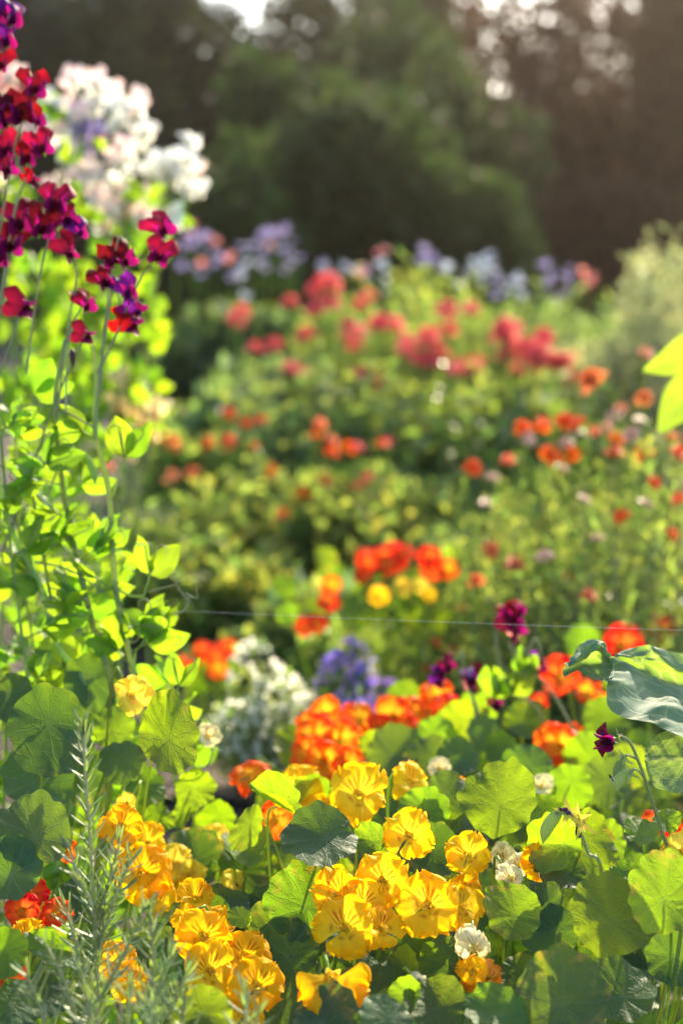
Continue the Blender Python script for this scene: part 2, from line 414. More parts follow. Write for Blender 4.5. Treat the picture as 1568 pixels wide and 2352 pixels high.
NL = [nast_leaf_mesh(i, M['nast_leaf']) for i in range(7)]
NLD = [nast_leaf_mesh(20 + i, M['nast_leaf_shaded']) for i in range(6)]
NLF = [nast_leaf_mesh(40 + i, M['nast_leaf'], 0.6) for i in range(3)]

def petal_grid(r, L, W, claw, ruffle, ang, z0, open_, ns=17, ntt=17, lines=0):
    s = np.linspace(0, 1, ns)[:, None]; t = np.linspace(-1, 1, ntt)[None, :]
    prof = claw + (1 - claw) * np.clip((s - 0.08) / 0.5, 0, 1) ** 1.1
    prof = prof * np.sqrt(np.clip(1 - np.clip((s - 0.55) / 0.47, 0, 1) ** 2.6, 0, 1)) 
    edge = 1 + 0.05 * np.sin(t * 7 + r.uniform(0, 6)) * (s > .75) + 0.03 * np.sin(t * 13 + r.uniform(0, 6)) * (s > .6)
    y = 0.12 * L + s * L * edge * (1 - 0.06 * t ** 2)
    x = t * W * prof
    p1, p2, p3 = r.uniform(0, 6, 3)
    z = z0 + open_ * np.sin(np.clip(s, 0, 1) * np.pi * 0.55) * L * 0.45 - 0.22 * L * np.clip(s - .55, 0, 1) ** 2 * 3
    z = z + ruffle * L * (s ** 1.6 * np.sin(t * 2.6 + p1) * .8 + s ** 4 * (.75 * np.sin(t * 6.5 + p2) + .55 * np.sin(t * 12 + p3)))
    y = y + .05 * L * s ** 5 * np.sin(t * 9 + p2)
    z = z - 0.10 * L * (t ** 2) * s * (1 - s * .5)
    if lines:
        mk = np.clip(np.cos(t * np.pi * 5), 0, 1) ** 2 * np.clip((0.60 - s) / 0.2, 0, 1) * np.clip((s - .08) / .1, 0, 1) * np.clip(1.25 - np.abs(t) * 1.2, 0, 1) * lines
    else:
        mk = np.exp(-((s - 0.27) / .06) ** 2 - (t / .5) ** 2) * 0.75
    c, sn = math.cos(ang - math.pi / 2), math.sin(ang - math.pi / 2)
    V = np.stack([c * x - sn * y, sn * x + c * y, z + 0 * x], -1).reshape(-1, 3)
    st = np.stack([s + 0 * t, t + 0 * s + ang * 3, np.clip(mk + 0 * s, 0, 1)], -1).reshape(-1, 3)
    return V, grid_faces(ns, ntt), st

def nast_flower_mesh(seed, mat, lines=0.8, droop=0.0, npet=5, ruffle=0.13, openv=1.0, angs=None, wide=1.0):
    """unit: petal length 1 -> scale by about 0.028 m; Z faces the viewer, Y up"""
    r = np.random.default_rng(seed); A = Acc()
    angs = angs or [90 + 38, 90 - 38, 90 + 108, 90 - 108, 270][:npet]
    for i, a in enumerate(angs):
        upper = i < 2
        V, F, st = petal_grid(r, r.uniform(.86, 1.12), wide * (r.uniform(.64, .80) if upper else r.uniform(.52, .70)), .36 if upper else .2,
                              ruffle * r.uniform(.8, 1.9), R(a + r.uniform(-13, 13)), -0.28 + 0.05 * (i % 3), openv * r.uniform(.45, 1.3), lines=lines if upper else 0)
        if droop: V[:, 2] -= droop * (V[:, 0] ** 2 + V[:, 1] ** 2)
        A.add(V, F, st)
    V, F = tube(np.array([(0, 0, -.24), (0, 0, -.34), (0, 0, -.46)]), [.24, .2, .1], 10); A.add(V, F, np.tile([[.02, 0, .15]], (len(V), 1)))
    # stamens in the throat
    for k in range(6):
        a = k * 1.05 + r.uniform(-.3, .3)
        pth = smooth_path([(0, 0, -.3), (.06 * math.cos(a), .06 * math.sin(a) - .03, -.05), (.12 * math.cos(a), .12 * math.sin(a) - .06, .16)], 5)
        V, F = tube(pth, [.02, .02, .02, .035, .03], 5); A.add(V, F, mi=1)
    return A.mesh('nasturtium_flower', [mat, M['anther']])

def calyx_mesh():
    A = Acc()
    path = smooth_path([(0, 0, -0.22), (0, .05, -.5), (0, .02, -.8), (0, -.15, -1.15)], 9)
    V, F = tube(path, [.2, .22, .19, .14, .10, .075, .055, .04, .02], 8); A.add(V, F)
    for k in range(5):
        a = k * 2 * math.pi / 5 + .3
        s = np.linspace(0, 1, 5)[:, None]; t = np.linspace(-1, 1, 3)[None]
        x = t * .10 * (1 - s ** 2); y = .17 + s * .22; z = -.34 + .16 * s + 0 * t
        V = np.stack([math.cos(a) * x - math.sin(a) * y, math.sin(a) * x + math.cos(a) * y, z + 0 * x], -1).reshape(-1, 3)
        A.add(V, grid_faces(5, 3))
    return A.mesh('calyx', [M['calyx']])
CALYX = calyx_mesh()

NF = {}
for c in ('yellow', 'gold', 'lemon', 'cream', 'orange', 'red'):
    NF[c] = [nast_flower_mesh(100 + 10 * i + len(c), M['p_' + c], lines=(1.3 if c in ('yellow', 'gold', 'cream') else .3), openv=(1, .7, 1.3)[i % 3], droop=(0, .12, 0, .3)[i % 4]) for i in range(11 if c in ('yellow', 'gold', 'orange') else 3)]
NF['open'] = [nast_flower_mesh(300, M['p_gold'], droop=.15, ruffle=.12, angs=[212, 285, 345, 262], wide=1.1)]
NF['dry'] = [nast_flower_mesh(320 + i, M['p_dry'], droop=.9, ruffle=.3, npet=4, openv=.3) for i in range(2)]
NF['drylemon'] = [nast_flower_mesh(330 + i, M['p_cream'], droop=.8, ruffle=.25, npet=4, openv=.3) for i in range(2)]

def stalk_mesh(name, p0, p1, n1, r0=.0016, r1=.0011, mat=None, sag=.02):
    """curved stalk from p0 (ground) to p1, leaving p1 along -n1"""
    L = (p1 - p0).length
    q = p1 - n1 * min(.03, .25 * L)
    m = p0.lerp(q, .5) + Vector((random.uniform(-sag, sag), random.uniform(-sag, sag), 0))
    pts = smooth_path([p0, m, q, p1], 14)
    rr = np.linspace(r0, r1, 14); rr[-1] = .0003
    V, F = tube(pts, rr, 6)
    return make_mesh(name, V, F, mat or M['nast_stalk'])

class Nast:
    """one nasturtium plant; leaves and flowers are given in picture units at a depth"""
    def __init__(s, label, bx, by, group='nasturtium plants in the flower bed'):
        s.base = on_ground(bx, by); s.o = thing('nasturtium_plant', label, 'nasturtium', s.base, group)
        s.nl = 0
        A = Acc()
        for k in range(5):
            a = random.uniform(0, 6.28); e = s.base + Vector((.12 * math.cos(a), .12 * math.sin(a), random.uniform(.05, .16)))
            V, F = tube(smooth_path([s.base, s.base.lerp(e, .5) + Vector((0, 0, .04)), e], 8), np.linspace(.003, .0018, 8), 6); A.add(V, F)
        put('runner', A.mesh('runner', [M['nast_stalk']]), s.o)
    def foot(s, p):
        return s.base.lerp(Vector((p.x, p.y, s.base.z)), random.uniform(.2, .75)) + Vector((random.uniform(-.02, .02), random.uniform(-.02, .02), random.uniform(0, .05)))
    def leaf(s, px, py, rpx, d, a=0.0, b=0.35, roll=None, kind='n', asp=1.0):
        p = P(px, py, d); n = facing(p, a + random.uniform(-.3, .3), b + random.uniform(-.2, .3)); sc = rpx / FPX * d; asp *= random.uniform(.88, 1.05)
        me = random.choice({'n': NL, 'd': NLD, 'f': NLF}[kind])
        rl = random.uniform(0, 6.28) if roll is None else R(roll)
        up = (0, 0, 1) if abs(n.z) < .93 else (0, 1, 0)
        put('leaf', me, s.o, frame(p, n, up, rl, (sc * asp, sc, sc)))
        put('leaf_stalk', stalk_mesh('leaf_stalk', s.foot(p), p - n * .0005, n), s.o)
    def leafw(s, p, n, sc, kind):
        me = random.choice({'n': NL, 'd': NLD, 'f': NLF}[kind])
        put('leaf', me, s.o, frame(p, n, (0, 1, .3), random.uniform(0, 6.28), sc))
        put('leaf_stalk', stalk_mesh('leaf_stalk', s.foot(p), p - n * .0005, n), s.o)
    def flower(s, px, py, rpx, d, c='yellow', a=0.0, b=0.0, roll=0.0, k=None, label=None):
        p = P(px, py, d); n = facing(p, a + random.uniform(-.3, .3), b + random.uniform(-.2, .3)); sc = rpx / FPX * d / 1.1 * random.uniform(.84, 1.12)
        me = NF[c][k] if k is not None else random.choice(NF[c])
        up = (0, 0, 1) if abs(n.z) < .93 else (0, 1, 0)
        Mx = frame(p, n, up, R(roll + random.uniform(-14, 14)), sc)
        f = put('flower', me, s.o, Mx)
        if label: f['label'] = label
        put('calyx', CALYX, f, Mx)
        put('flower_stalk', stalk_mesh('flower_stalk', s.foot(p), p - n * sc * .45, (n + Vector((0, 0, -.4))).normalized(), .0016, .0012), s.o)

# ------------------------------------------------------------------ the near nasturtiums
n1 = Nast('nasturtium with the big front bunch of golden yellow flowers above dark round leaves', 0.02, 1.38)
for q in [(875, 2025, 64, 1.27, 'yellow', .05, .15), (775, 2052, 64, 1.25, 'gold', -.5, .2), (785, 2132, 72, 1.21, 'yellow', -.05, .05),
          (880, 2132, 60, 1.22, 'gold', .5, .35), (980, 2080, 66, 1.24, 'yellow', .05, .1), (1065, 2080, 58, 1.25, 'yellow', .5, .25),
          (835, 2075, 55, 1.24, 'yellow', .1, .3)]: n1.flower(*q)
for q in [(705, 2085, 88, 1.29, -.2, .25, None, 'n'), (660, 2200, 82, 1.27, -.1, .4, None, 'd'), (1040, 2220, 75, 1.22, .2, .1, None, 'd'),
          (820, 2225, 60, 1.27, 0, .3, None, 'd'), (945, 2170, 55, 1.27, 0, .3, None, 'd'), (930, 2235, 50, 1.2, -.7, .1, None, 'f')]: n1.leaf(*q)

n2 = Nast('yellow nasturtium raised high behind the front bunch, over one bluish round leaf', 0.03, 1.58)
for q in [(825, 1822, 64, 1.40, 'yellow', .05, .2), (950, 1795, 52, 1.46, 'yellow', .75, .3), (935, 1920, 63, 1.33, 'yellow', .0, .15),
          (1075, 1965, 55, 1.31, 'yellow', .25, .15), (680, 1805, 56, 1.5, 'yellow', -.1, .3), (735, 1870, 45, 1.48, 'gold', .2, .5),
          (1070, 2030, 45, 1.36, 'gold', .8, -.2), (1045, 1815, 58, 1.52, 'gold', .3, .9)]: n2.flower(*q)
for q in [(750, 1925, 88, 1.31, -.05, .75, 95, 'd'), (860, 1935, 45, 1.34, .1, .4, None, 'n'), (985, 1870, 62, 1.42, .2, .1, None, 'n'),
          (1000, 1960, 70, 1.38, .1, .3, None, 'd'), (1025, 1830, 55, 1.44, -.1, .15, None, 'd'), (790, 1860, 50, 1.5, .2, .1, None, 'n'),
          (640, 1850, 68, 1.36, .9, .9, 30, 'f', .6), (575, 1890, 62, 1.42, -.7, .1, None, 'n', .7), (720, 1830, 55, 1.5, .3, .0, None, 'n')]: n2.leaf(*q)

n3 = Nast('leafy nasturtium with a tall sunlit lime leaf and a back-turned orange flower beside cream blooms', 0.19, 1.45)
n3.leaf(1150, 1850, 92, 1.38, -.1, .12, 20, 'n')
n3.leaf(1345, 1925, 82, 1.36, .3, .05, 200, 'n', .85); n3.leaf(1295, 1940, 72, 1.3, -.5, .2, None, 'f'); n3.leaf(1250, 1865, 58, 1.42, .5, .2, None, 'n', .8)
n3.leaf(1395, 1930, 58, 1.45, .4, .1, None, 'n')
n3.flower(1240, 1980, 46, 1.31, 'gold', .3, .1, 180); n3.flower(1175, 2020, 40, 1.28, 'cream', .35, .0); n3.flower(1190, 1985, 36, 1.33, 'cream', -.3, .5)
n3.flower(1150, 1965, 35, 1.4, 'cream', -.5, .2)

n4 = Nast('nasturtium with broad half shaded round leaves low at the right front', 0.30, 1.32)
for q in [(1180, 2105, 72, 1.22, .25, .1, 30, 'n', .9), (1410, 2120, 97, 1.19, .0, .22, 0, 'n'), (1525, 2070, 98, 1.17, -.25, .12, 0, 'n', .9),
          (1250, 2085, 62, 1.27, .1, .5, None, 'd'), (1275, 2140, 68, 1.25, 0, .3, None, 'd'), (1430, 2290, 86, 1.2, .1, .55, None, 'd'),
          (1300, 2010, 60, 1.3, .1, 1.1, None, 'd'), (1475, 1918, 44, 1.27, -.1, 1.5, None, 'n'), (1545, 2200, 80, 1.27, .2, .2, None, 'd'),
          (1350, 2240, 55, 1.27, .2, .2, None, 'd'), (1530, 1880, 35, 1.35, -.1, 1.0, None, 'n'), (1440, 2010, 45, 1.3, .4, .9, None, 'n')]: n4.leaf(*q)
n4.flower(1562, 1955, 46, 1.25, 'lemon', -.5, .2)

n5 = Nast('nasturtium with withered orange and pale spent flowers hanging in front of dark leaves', 0.12, 1.28)
n5.flower(1090, 2180, 42, 1.19, 'drylemon', .2, -.3); n5.flower(1125, 2255, 50, 1.19, 'dry', .3, -.2); n5.flower(1085, 2230, 36, 1.18, 'gold', -.3, -.1)
n5.flower(975, 2265, 26, 1.17, 'drylemon', .5, -.2)
for q in [(1290, 2310, 108, 1.13, -.05, .45, 10, 'd'), (1010, 2315, 72, 1.14, .1, .8, None, 'n'), (1150, 2335, 78, 1.13, .2, 1.0, None, 'n'),
          (1190, 2230, 50, 1.25, 0, .3, None, 'd'), (945, 2290, 48, 1.15, -.9, .2, None, 'f')]: n5.leaf(*q)

n6 = Nast('nasturtium with one drooping yellow flower of spread petals above a big shaded leaf', -0.02, 1.22)
n6.flower(765, 2250, 78, 1.14, 'open', .05, .05, 0, 0); 
for q in [(855, 2290, 105, 1.2, .05, .4, None, 'd'), (650, 2320, 70, 1.18, -.3, .5, None, 'd'), (740, 2350, 80, 1.12, .1, .8, None, 'd'), (470, 2330, 78, 1.1, .1, .7, None, 'n'), (890, 2340, 70, 1.1, .3, .7, None, 'd')]: n6.leaf(*q)

n7 = Nast('nasturtium with golden flowers piled beside and behind the rosemary tips at lower left', -0.14, 1.32)
for q in [(590, 2262, 68, 1.17, 'gold', .1, .1), (470, 2155, 62, 1.21, 'gold', -.1, .0), (485, 2232, 60, 1.19, 'yellow', .0, .3), (565, 2195, 56, 1.22, 'gold', .4, .3),
          (425, 2110, 40, 1.26, 'gold', -.4, .2), (500, 2115, 42, 1.3, 'gold', .2, .2), (265, 2215, 52, 1.22, 'gold', -.2, .1), (300, 2260, 50, 1.21, 'yellow', .1, .2), (450, 2060, 45, 1.36, 'gold', .2, .4),
          (560, 2330, 50, 1.15, 'gold', -.2, .2)]: n7.flower(*q)
for q in [(400, 2210, 70, 1.27, 0, .4, None, 'd'), (620, 2140, 60, 1.3, .1, .3, None, 'd'), (555, 2110, 30, 1.27, .1, .1, None, 'n', .8), (500, 2290, 70, 1.25, .1, .4, None, 'd'), (350, 2160, 55, 1.3, 0, .3, None, 'd')]: n7.leaf(*q)

n8 = Nast('nasturtium of lemon and yellow flowers glowing between the rosemary spire and a curled leaf', -0.2, 1.55)
for q in [(278, 1895, 58, 1.36, 'gold', .05, .1), (325, 2005, 62, 1.4, 'gold', .1, .2), (355, 2055, 52, 1.4, 'yellow', .3, .1), (440, 1945, 42, 1.56, 'lemon', .2, .2), (395, 1985, 48, 1.5, 'lemon', .2, .3),
          (490, 1935, 42, 1.6, 'lemon', -.3, .4), (430, 2010, 44, 1.5, 'lemon', .1, .2), (550, 2035, 42, 1.45, 'lemon', .6, .3), (400, 2050, 40, 1.48, 'yellow', .1, .3), (340, 1935, 40, 1.46, 'yellow', 0, .3), (480, 1990, 36, 1.58, 'lemon', .2, .1)]: n8.flower(*q)
for q in [(565, 1965, 58, 1.46, -.2, 1.3, None, 'f'), (600, 1990, 50, 1.5, .2, .2, None, 'n'), (420, 1870, 45, 1.6, -.4, .1, None, 'n', .7), (520, 2000, 40, 1.5, .9, .0, None, 'n', .5), (500, 1880, 50, 1.65, .3, .1, None, 'n'), (350, 1870, 50, 1.55, .6, .0, None, 'n', .6), (610, 2080, 48, 1.42, 0, .4, None, 'd')]: n8.leaf(*q)

n9 = Nast('climbing nasturtium of large scalloped leaves with sunlit rims on the left below the sweet peas', -0.36, 1.5)
for q in [(110, 1662, 106, 1.35, .05, .18, 180, 'd'), (388, 1700, 100, 1.35, .35, .1, 0, 'n', .78), (75, 1800, 88, 1.42, .0, .3, None, 'd'), (80, 1925, 96, 1.31, .1, .35, 20, 'd'), (25, 2010, 75, 1.29, .1, .35, None, 'd'),
          (258, 1680, 50, 1.5, .2, .1, None, 'n'), (205, 1560, 70, 1.55, -.1, .1, None, 'd'), (120, 1520, 62, 1.6, 0, .1, None, 'n'), (290, 1745, 55, 1.48, .3, .4, None, 'd'), (440, 1810, 48, 1.55, 0, .2, None, 'n'),
          (365, 1570, 38, 1.7, .2, .1, None, 'n'), (20, 1600, 60, 1.5, .3, .2, None, 'd'), (200, 1780, 60, 1.5, 0, .3, None, 'd'), (330, 1800, 50, 1.55, .1, .3, None, 'n')]: n9.leaf(*q)
n9.flower(305, 1600, 50, 1.45, 'lemon', .9, -.1); n9.flower(478, 1690, 30, 1.58, 'cream', .5, .4)
n9.flower(290, 1845, 26, 1.46, 'lemon', -.5, .1)

n10 = Nast('small scarlet nasturtium in the shade at the left edge behind the rosemary', -0.36, 1.36)
for q in [(70, 2050, 40, 1.34, 'red', .2, .2), (50, 2090, 45, 1.32, 'red', -.2, .1), (130, 2095, 42, 1.33, 'red', .1, .2), (20, 2255, 45, 1.27, 'red', .1, .2), (60, 2150, 40, 1.3, 'gold', .1, .2), (150, 1955, 26, 1.34, 'orange', -.6, .1)]: n10.flower(*q)
for q in [(15, 2185, 62, 1.16, .1, .1, None, 'n'), (105, 2175, 72, 1.2, .8, .1, None, 'n', .6), (30, 2310, 60, 1.2, .1, .4, None, 'd'), (110, 2300, 60, 1.24, 0, .4, None, 'd'), (180, 2200, 55, 1.28, 0, .4, None, 'd'), (60, 2240, 60, 1.3, .1, .4, None, 'd'), (170, 2060, 60, 1.38, .1, .4, None, 'd')]: n10.leaf(*q)

n11 = Nast('orange nasturtium in a blurred heap just behind the yellow flowers', -0.02, 1.95)
for q in [(745, 1640, 42, 1.85, 'orange'), (830, 1648, 42, 1.88, 'orange', .3, .1), (720, 1690, 45, 1.8, 'orange', -.3, .1), (780, 1700, 46, 1.8, 'orange', .1, .3), (745, 1750, 46, 1.75, 'orange'), (800, 1755, 44, 1.75, 'orange', .3, .2),
          (765, 1668, 40, 1.84, 'orange', .2, .5), (575, 1775, 44, 1.62, 'orange', -.4, .9), (700, 1655, 30, 1.86, 'orange', -.6, .2), (870, 1668, 36, 1.88, 'red', .4, .2), (710, 1735, 40, 1.76, 'orange', -.4, .3), (630, 1880, 44, 1.55, 'orange', .1, .2)]: n11.flower(*q)
n12 = Nast('orange red nasturtium in front of the lobelia with lime leaves at its right', 0.13, 2.0)
for q in [(905, 1645, 42, 1.9, 'orange', -.1, .2), (945, 1640, 42, 1.92, 'orange', .2, .2), (965, 1680, 40, 1.88, 'red', .3, .2), (925, 1685, 42, 1.88, 'orange', 0, .3), (1005, 1600, 38, 1.95, 'orange', 0, .3), (1028, 1628, 40, 1.92, 'red', .2, .1), (920, 1660, 36, 1.9, 'orange', .3, .4)]: n12.flower(*q)
for q in [(1060, 1660, 66, 1.85, .2, .1, None, 'n'), (1000, 1690, 58, 1.8, 0, .1, None, 'n'), (900, 1735, 70, 1.75, .1, .4, None, 'd'), (985, 1740, 66, 1.72, 0, .4, None, 'd'), (920, 1600, 40, 2.0, .2, .0, None, 'n'), (860, 1710, 40, 1.8, .3, .1, None, 'n'),
          (1090, 1620, 45, 1.95, .1, .1, None, 'n'), (1110, 1700, 50, 1.8, .1, .3, None, 'd'), (1060, 1745, 50, 1.7, 0, .3, None, 'd')]: n12.leaf(*q)
n13 = Nast('orange red nasturtium behind the cabbage leaf at the right', 0.34, 1.9)
for q in [(1265, 1690, 42, 1.8, 'orange', -.1, .2), (1305, 1745, 44, 1.78, 'orange', .1, .1), (1250, 1730, 40, 1.8, 'orange', -.3, .1), (1320, 1695, 36, 1.85, 'orange', .4, .3), (1285, 1710, 42, 1.78, 'orange', .1, .3), (1285, 1550, 44, 1.95, 'red', -.3, .3), (1385, 1625, 34, 1.95, 'orange', .4, .1),
          (1235, 1610, 24, 2.0, 'red', .1, .2), (1350, 1590, 30, 2.0, 'orange', -.3, .8), (1430, 1480, 48, 2.2, 'red', .1, .2), (1520, 1445, 34, 2.6, 'red', 0, .2), (1500, 1890, 34, 1.6, 'red', 0, .3), (1540, 1900, 30, 1.6, 'red', 0, .3), (1242, 1805, 32, 1.58, 'cream', -.4, .6), (1010, 1765, 26, 1.65, 'cream', .3, .4)]: n13.flower(*q)
for q in [(1390, 1660, 55, 1.9, .1, .2, None, 'n'), (1200, 1660, 55, 1.9, .1, .3, None, 'n'), (1220, 1760, 60, 1.7, 0, .3, None, 'd'), (1360, 1750, 60, 1.75, .1, .3, None, 'n'), (1440, 1560, 50, 2.1, .1, .2, None, 'n'), (1150, 1720, 50, 1.75, .1, .2, None, 'n'), (1310, 1800, 55, 1.6, .2, .2, None, 'n'), (1400, 1800, 60, 1.65, 0, .3, None, 'd'), (1450, 1760, 55, 1.7, 0, .3, None, 'n'),
          (1490, 1580, 60, 2.0, .1, .2, None, 'd'), (1330, 1480, 45, 2.2, .1, .3, None, 'n')]: n13.leaf(*q)
n14 = Nast('scarlet nasturtium mound blurred in mid garden with yellow flowers at its foot', 0.12, 2.9)
for k in range(13): n14.flower(875 + random.gauss(0, 38), 1292 + random.gauss(0, 22), 26, 2.75 + random.uniform(-.1, .1), 'red', random.uniform(-.5, .5), random.uniform(0, .5))
for q in [(985, 1280, 32, 2.7, 'red'), (990, 1310, 28, 2.7, 'red'), (760, 1348, 28, 2.65, 'orange'), (755, 1382, 24, 2.6, 'red'), (725, 1432, 26, 2.6, 'red'), (700, 1440, 22, 2.6, 'red'), (870, 1370, 25, 2.6, 'yellow'), (925, 1350, 20, 2.65, 'lemon'), (965, 1345, 18, 2.6, 'lemon'), (1030, 1310, 24, 2.7, 'orange'), (985, 1365, 18, 2.6, 'yellow')]: n14.flower(*q)
for k in range(26): n14.leaf(880 + random.gauss(0, 90), 1370 + random.gauss(0, 45), 30, 2.78 + random.uniform(-.12, .2), random.uniform(-.3, .3), random.uniform(0, .5), None, random.choice('nnd'))
n15 = Nast('small scarlet nasturtium on the soil path left of the white alyssum', -0.28, 3.0)
for q in [(490, 1508, 24, 2.9, 'red'), (465, 1495, 22, 2.95, 'red'), (520, 1490, 26, 2.95, 'red'), (500, 1540, 20, 2.85, 'orange'), (415, 1525, 24, 2.85, 'red'), (445, 1530, 16, 2.9, 'red')]: n15.flower(*q)
for k in range(9): n15.leaf(480 + random.gauss(0, 40), 1555 + random.gauss(0, 20), 26, 2.95, random.uniform(-.3, .3), random.uniform(0, .5), None, random.choice('nd'))
# understorey leaves of the bed, shared out among the plants standing nearest
PL = [n1, n2, n3, n4, n5, n6, n7, n8, n10, n11, n12, n13]
for k in range(290):
    d = random.uniform(1.14, 2.15) ; px = random.uniform(420, 1640) if d > 1.3 or random.random() < .9 else random.uniform(0, 420)
    if d > 1.6 and px < 600: continue
    ct = 0.40 - 0.05 * (d - 1.2)
    z = random.uniform(.2, 1.0) * (ct - .16) + .16
    p = P(px, 1176, d); p.z = z
    v_ = p - CAMP; py = 1176 - FPX * v_.dot(UP) / v_.dot(FW)
    if py < (1850 if px < 560 else 1800 if px < 640 else 1700): continue
    own = min(PL, key=lambda n: (n.base - p).length + .15 * random.random() + (0.3 if n.nl > 34 else 0))
    own.nl += 1
    n = (facing(p, random.uniform(-.4, .4), random.uniform(.2, 1.0)))
    own.leafw(p, n, random.uniform(.018, .036), random.choice('nddd'))

# ------------------------------------------------------------------ sweet peas
def leaflet_grid(L, W, fold=.25, curl=.15, ph=0., ns=9, ntt=7):
    s = np.linspace(0, 1, ns)[:, None]; t = np.linspace(-1, 1, ntt)[None]
    prof = np.sin(np.pi * np.clip(s, 0, 1) ** .75) ** .8 + .02
    x = t * W * prof; y = s * L + 0 * t
    z = fold * np.abs(t) * W * prof + curl * L * (s ** 2) * -1 + .05 * L * np.sin(s * 7 + ph) * t ** 2 + .03 * L * np.sin(s * 11 + ph * 2) * t
    return np.stack([x, y, z + 0 * x], -1).reshape(-1, 3), grid_faces(ns, ntt), np.stack([s + 0 * t, t + 0 * s, 0 * s * t], -1).reshape(-1, 3)

def pea_leaf_mesh(seed):
    """unit: leaflet length 1; Y is the leaf's direction, petiole starts at origin"""
    r = np.random.default_rng(seed); A = Acc()
    V, F = tube(smooth_path([(0, 0, 0), (0, .3, .03), (0, .55, 0)], 6), .035, 6, .5); A.add(V, F, mi=1)
    for sgn in (-1, 1):
        V, F, st = leaflet_grid(r.uniform(.9, 1.1), r.uniform(.26, .38), r.uniform(.1, .45), r.uniform(0, .25), r.uniform(0, 6))
        a = sgn * R(r.uniform(14, 34)); tw = sgn * R(r.uniform(10, 60))
        V = V @ np.array(Matrix.Rotation(tw, 3, 'Y')).T @ np.array(Matrix.Rotation(-a, 3, 'Z')).T
        A.add(V + np.array([0, .55, 0]), F, st)
    return A.mesh('sweet_pea_leaf', [M['pea_leaf'], M['pea_stem']])
PLF = [pea_leaf_mesh(i) for i in range(8)]

def tendril_mesh(seed):
    r = np.random.default_rng(seed); A = Acc()
    for b in range(2 + seed % 2):
        a = r.uniform(-.6, .6); pts = [(0, .55, 0)]
        q = np.array([0, .55, 0.]); dv = np.array([math.sin(a), math.cos(a), r.uniform(-.2, .3)])
        for k in range(9):
            q = q + dv * .14; pts.append(tuple(q))
            if k > 3: dv = np.array(Matrix.Rotation(R(48 * (1 if b else -1)), 3, 'Z') @ Vector(dv)) * .93
        V, F = tube(smooth_path(pts, 30), np.linspace(.022, .01, 30), 5); A.add(V, F)
    return A.mesh('tendril', [M['pea_stalk']])
TEN = [tendril_mesh(i) for i in range(4)]

def banner_mesh(seed, mat, fade=0):
    r = np.random.default_rng(seed); ns, ntt = 12, 15
    s = np.linspace(0, 1, ns)[:, None]; t = np.linspace(-1, 1, ntt)[None]
    W = .66 * r.uniform(.88, 1.15); q_ = r.uniform(.5, .68); prof = np.where(s < q_, .14 + .86 * (s / q_) ** .75, 1 - .42 * ((s - q_) / (1 - q_)) ** 1.6)
    x = t * W * prof; y = -.18 + s * .92 * (1 - .17 * np.exp(-(t / .22) ** 2) * s) + .06 * np.abs(t) * s
    z = -.30 * s ** 2 * r.uniform(.3, 1.3) - .28 * (t ** 2) * r.uniform(.2, 1.3) * s + .15 * np.sin(t * 4.5 + r.uniform(0, 6)) * s ** 2 + .04 * np.sin(t * 10 + r.uniform(0, 6)) * s ** 3
    z = z - .06 * np.exp(-(t / .07) ** 2) - np.abs(t) * s * r.choice([.03, .1, .2, .35]) + .16 * np.clip(np.abs(t) - .6, 0, 1) * np.sin(s * 9 + r.uniform(0, 6)) - .5 * np.clip(s - .8, 0, 1) * r.uniform(0, 1.5)
    y = y + .10 * s * np.clip(np.abs(t) - .35, 0, 1) * r.uniform(-1, 2) + .04 * s ** 3 * np.sin(t * 8 + r.uniform(0, 6))
    V = np.stack([x, y, z], -1).reshape(-1, 3); st = np.stack([s + 0 * t, t + 0 * s, 0 * s * t], -1).reshape(-1, 3)
    A = Acc(); A.add(V, grid_faces(ns, ntt), st)
    # keel
    V, F = tube(smooth_path([(0, -.2, -.05), (0, -.12, .2), (0, .1, .36)], 7), [.06, .09, .11, .1, .08, .05, .01], 8, 1.4)
    A.add(V, F, np.tile([[.3, 0, 0]], (len(V), 1)))
    return A.mesh('sweet_pea_flower', [mat])

def wing_mesh(seed, mat, sgn):
    r = np.random.default_rng(seed); ns, ntt = 9, 7
    s = np.linspace(0, 1, ns)[:, None]; t = np.linspace(-1, 1, ntt)[None]
    prof = np.sin(np.pi * (.08 + .86 * s ** .8)) ** .6 * .36
    x = sgn * (.06 + .22 * np.sin(s * 2.6) * r.uniform(.8, 1.6) + .10 * t ** 2 * s); y = -.16 + t * prof + .22 * s + .08 * s ** 2
    z = .02 + s * .68 - .2 * s ** 3 + .05 * np.sin(t * 4 + r.uniform(0, 6)) * s
    V = np.stack([x + 0 * y, y, z + 0 * y], -1).reshape(-1, 3); st = np.stack([s + 0 * t, t + 0 * s, 0 * s * t], -1).reshape(-1, 3)
    return make_mesh('wing', V, grid_faces(ns, ntt), mat, st)

def pea_calyx():
    A = Acc()
    V, F = tube(smooth_path([(0, -.42, -.28), (0, -.3, -.2), (0, -.2, -.08), (0, -.15, .03)], 7), [.025, .03, .05, .10, .13, .14, .15], 7); A.add(V, F)
    for k in range(5):
        a = k * 1.2566
        x = .13 * math.cos(a); y = -.16 + .13 * math.sin(a)
        A.add([(x - .03, y, 0), (x + .03, y, 0), (x * 1.8, -.16 + (y + .16) * 1.9, .16)], [[0, 1, 2]])
    return A.mesh('calyx', [M['pea_stem']])
PCAL = pea_calyx()
PF = {}
def peaset(key, b, wg):
    PF[key] = ([banner_mesh(i + len(key), M[b]) for i in range(5)], [(wing_mesh(i, M[wg], -1), wing_mesh(i + 9, M[wg], 1)) for i in range(3)])
peaset('maroon', 's_maroon', 's_magenta'); peaset('crimson', 's_crimson', 's_magenta'); peaset('purple', 's_purple', 's_magenta')
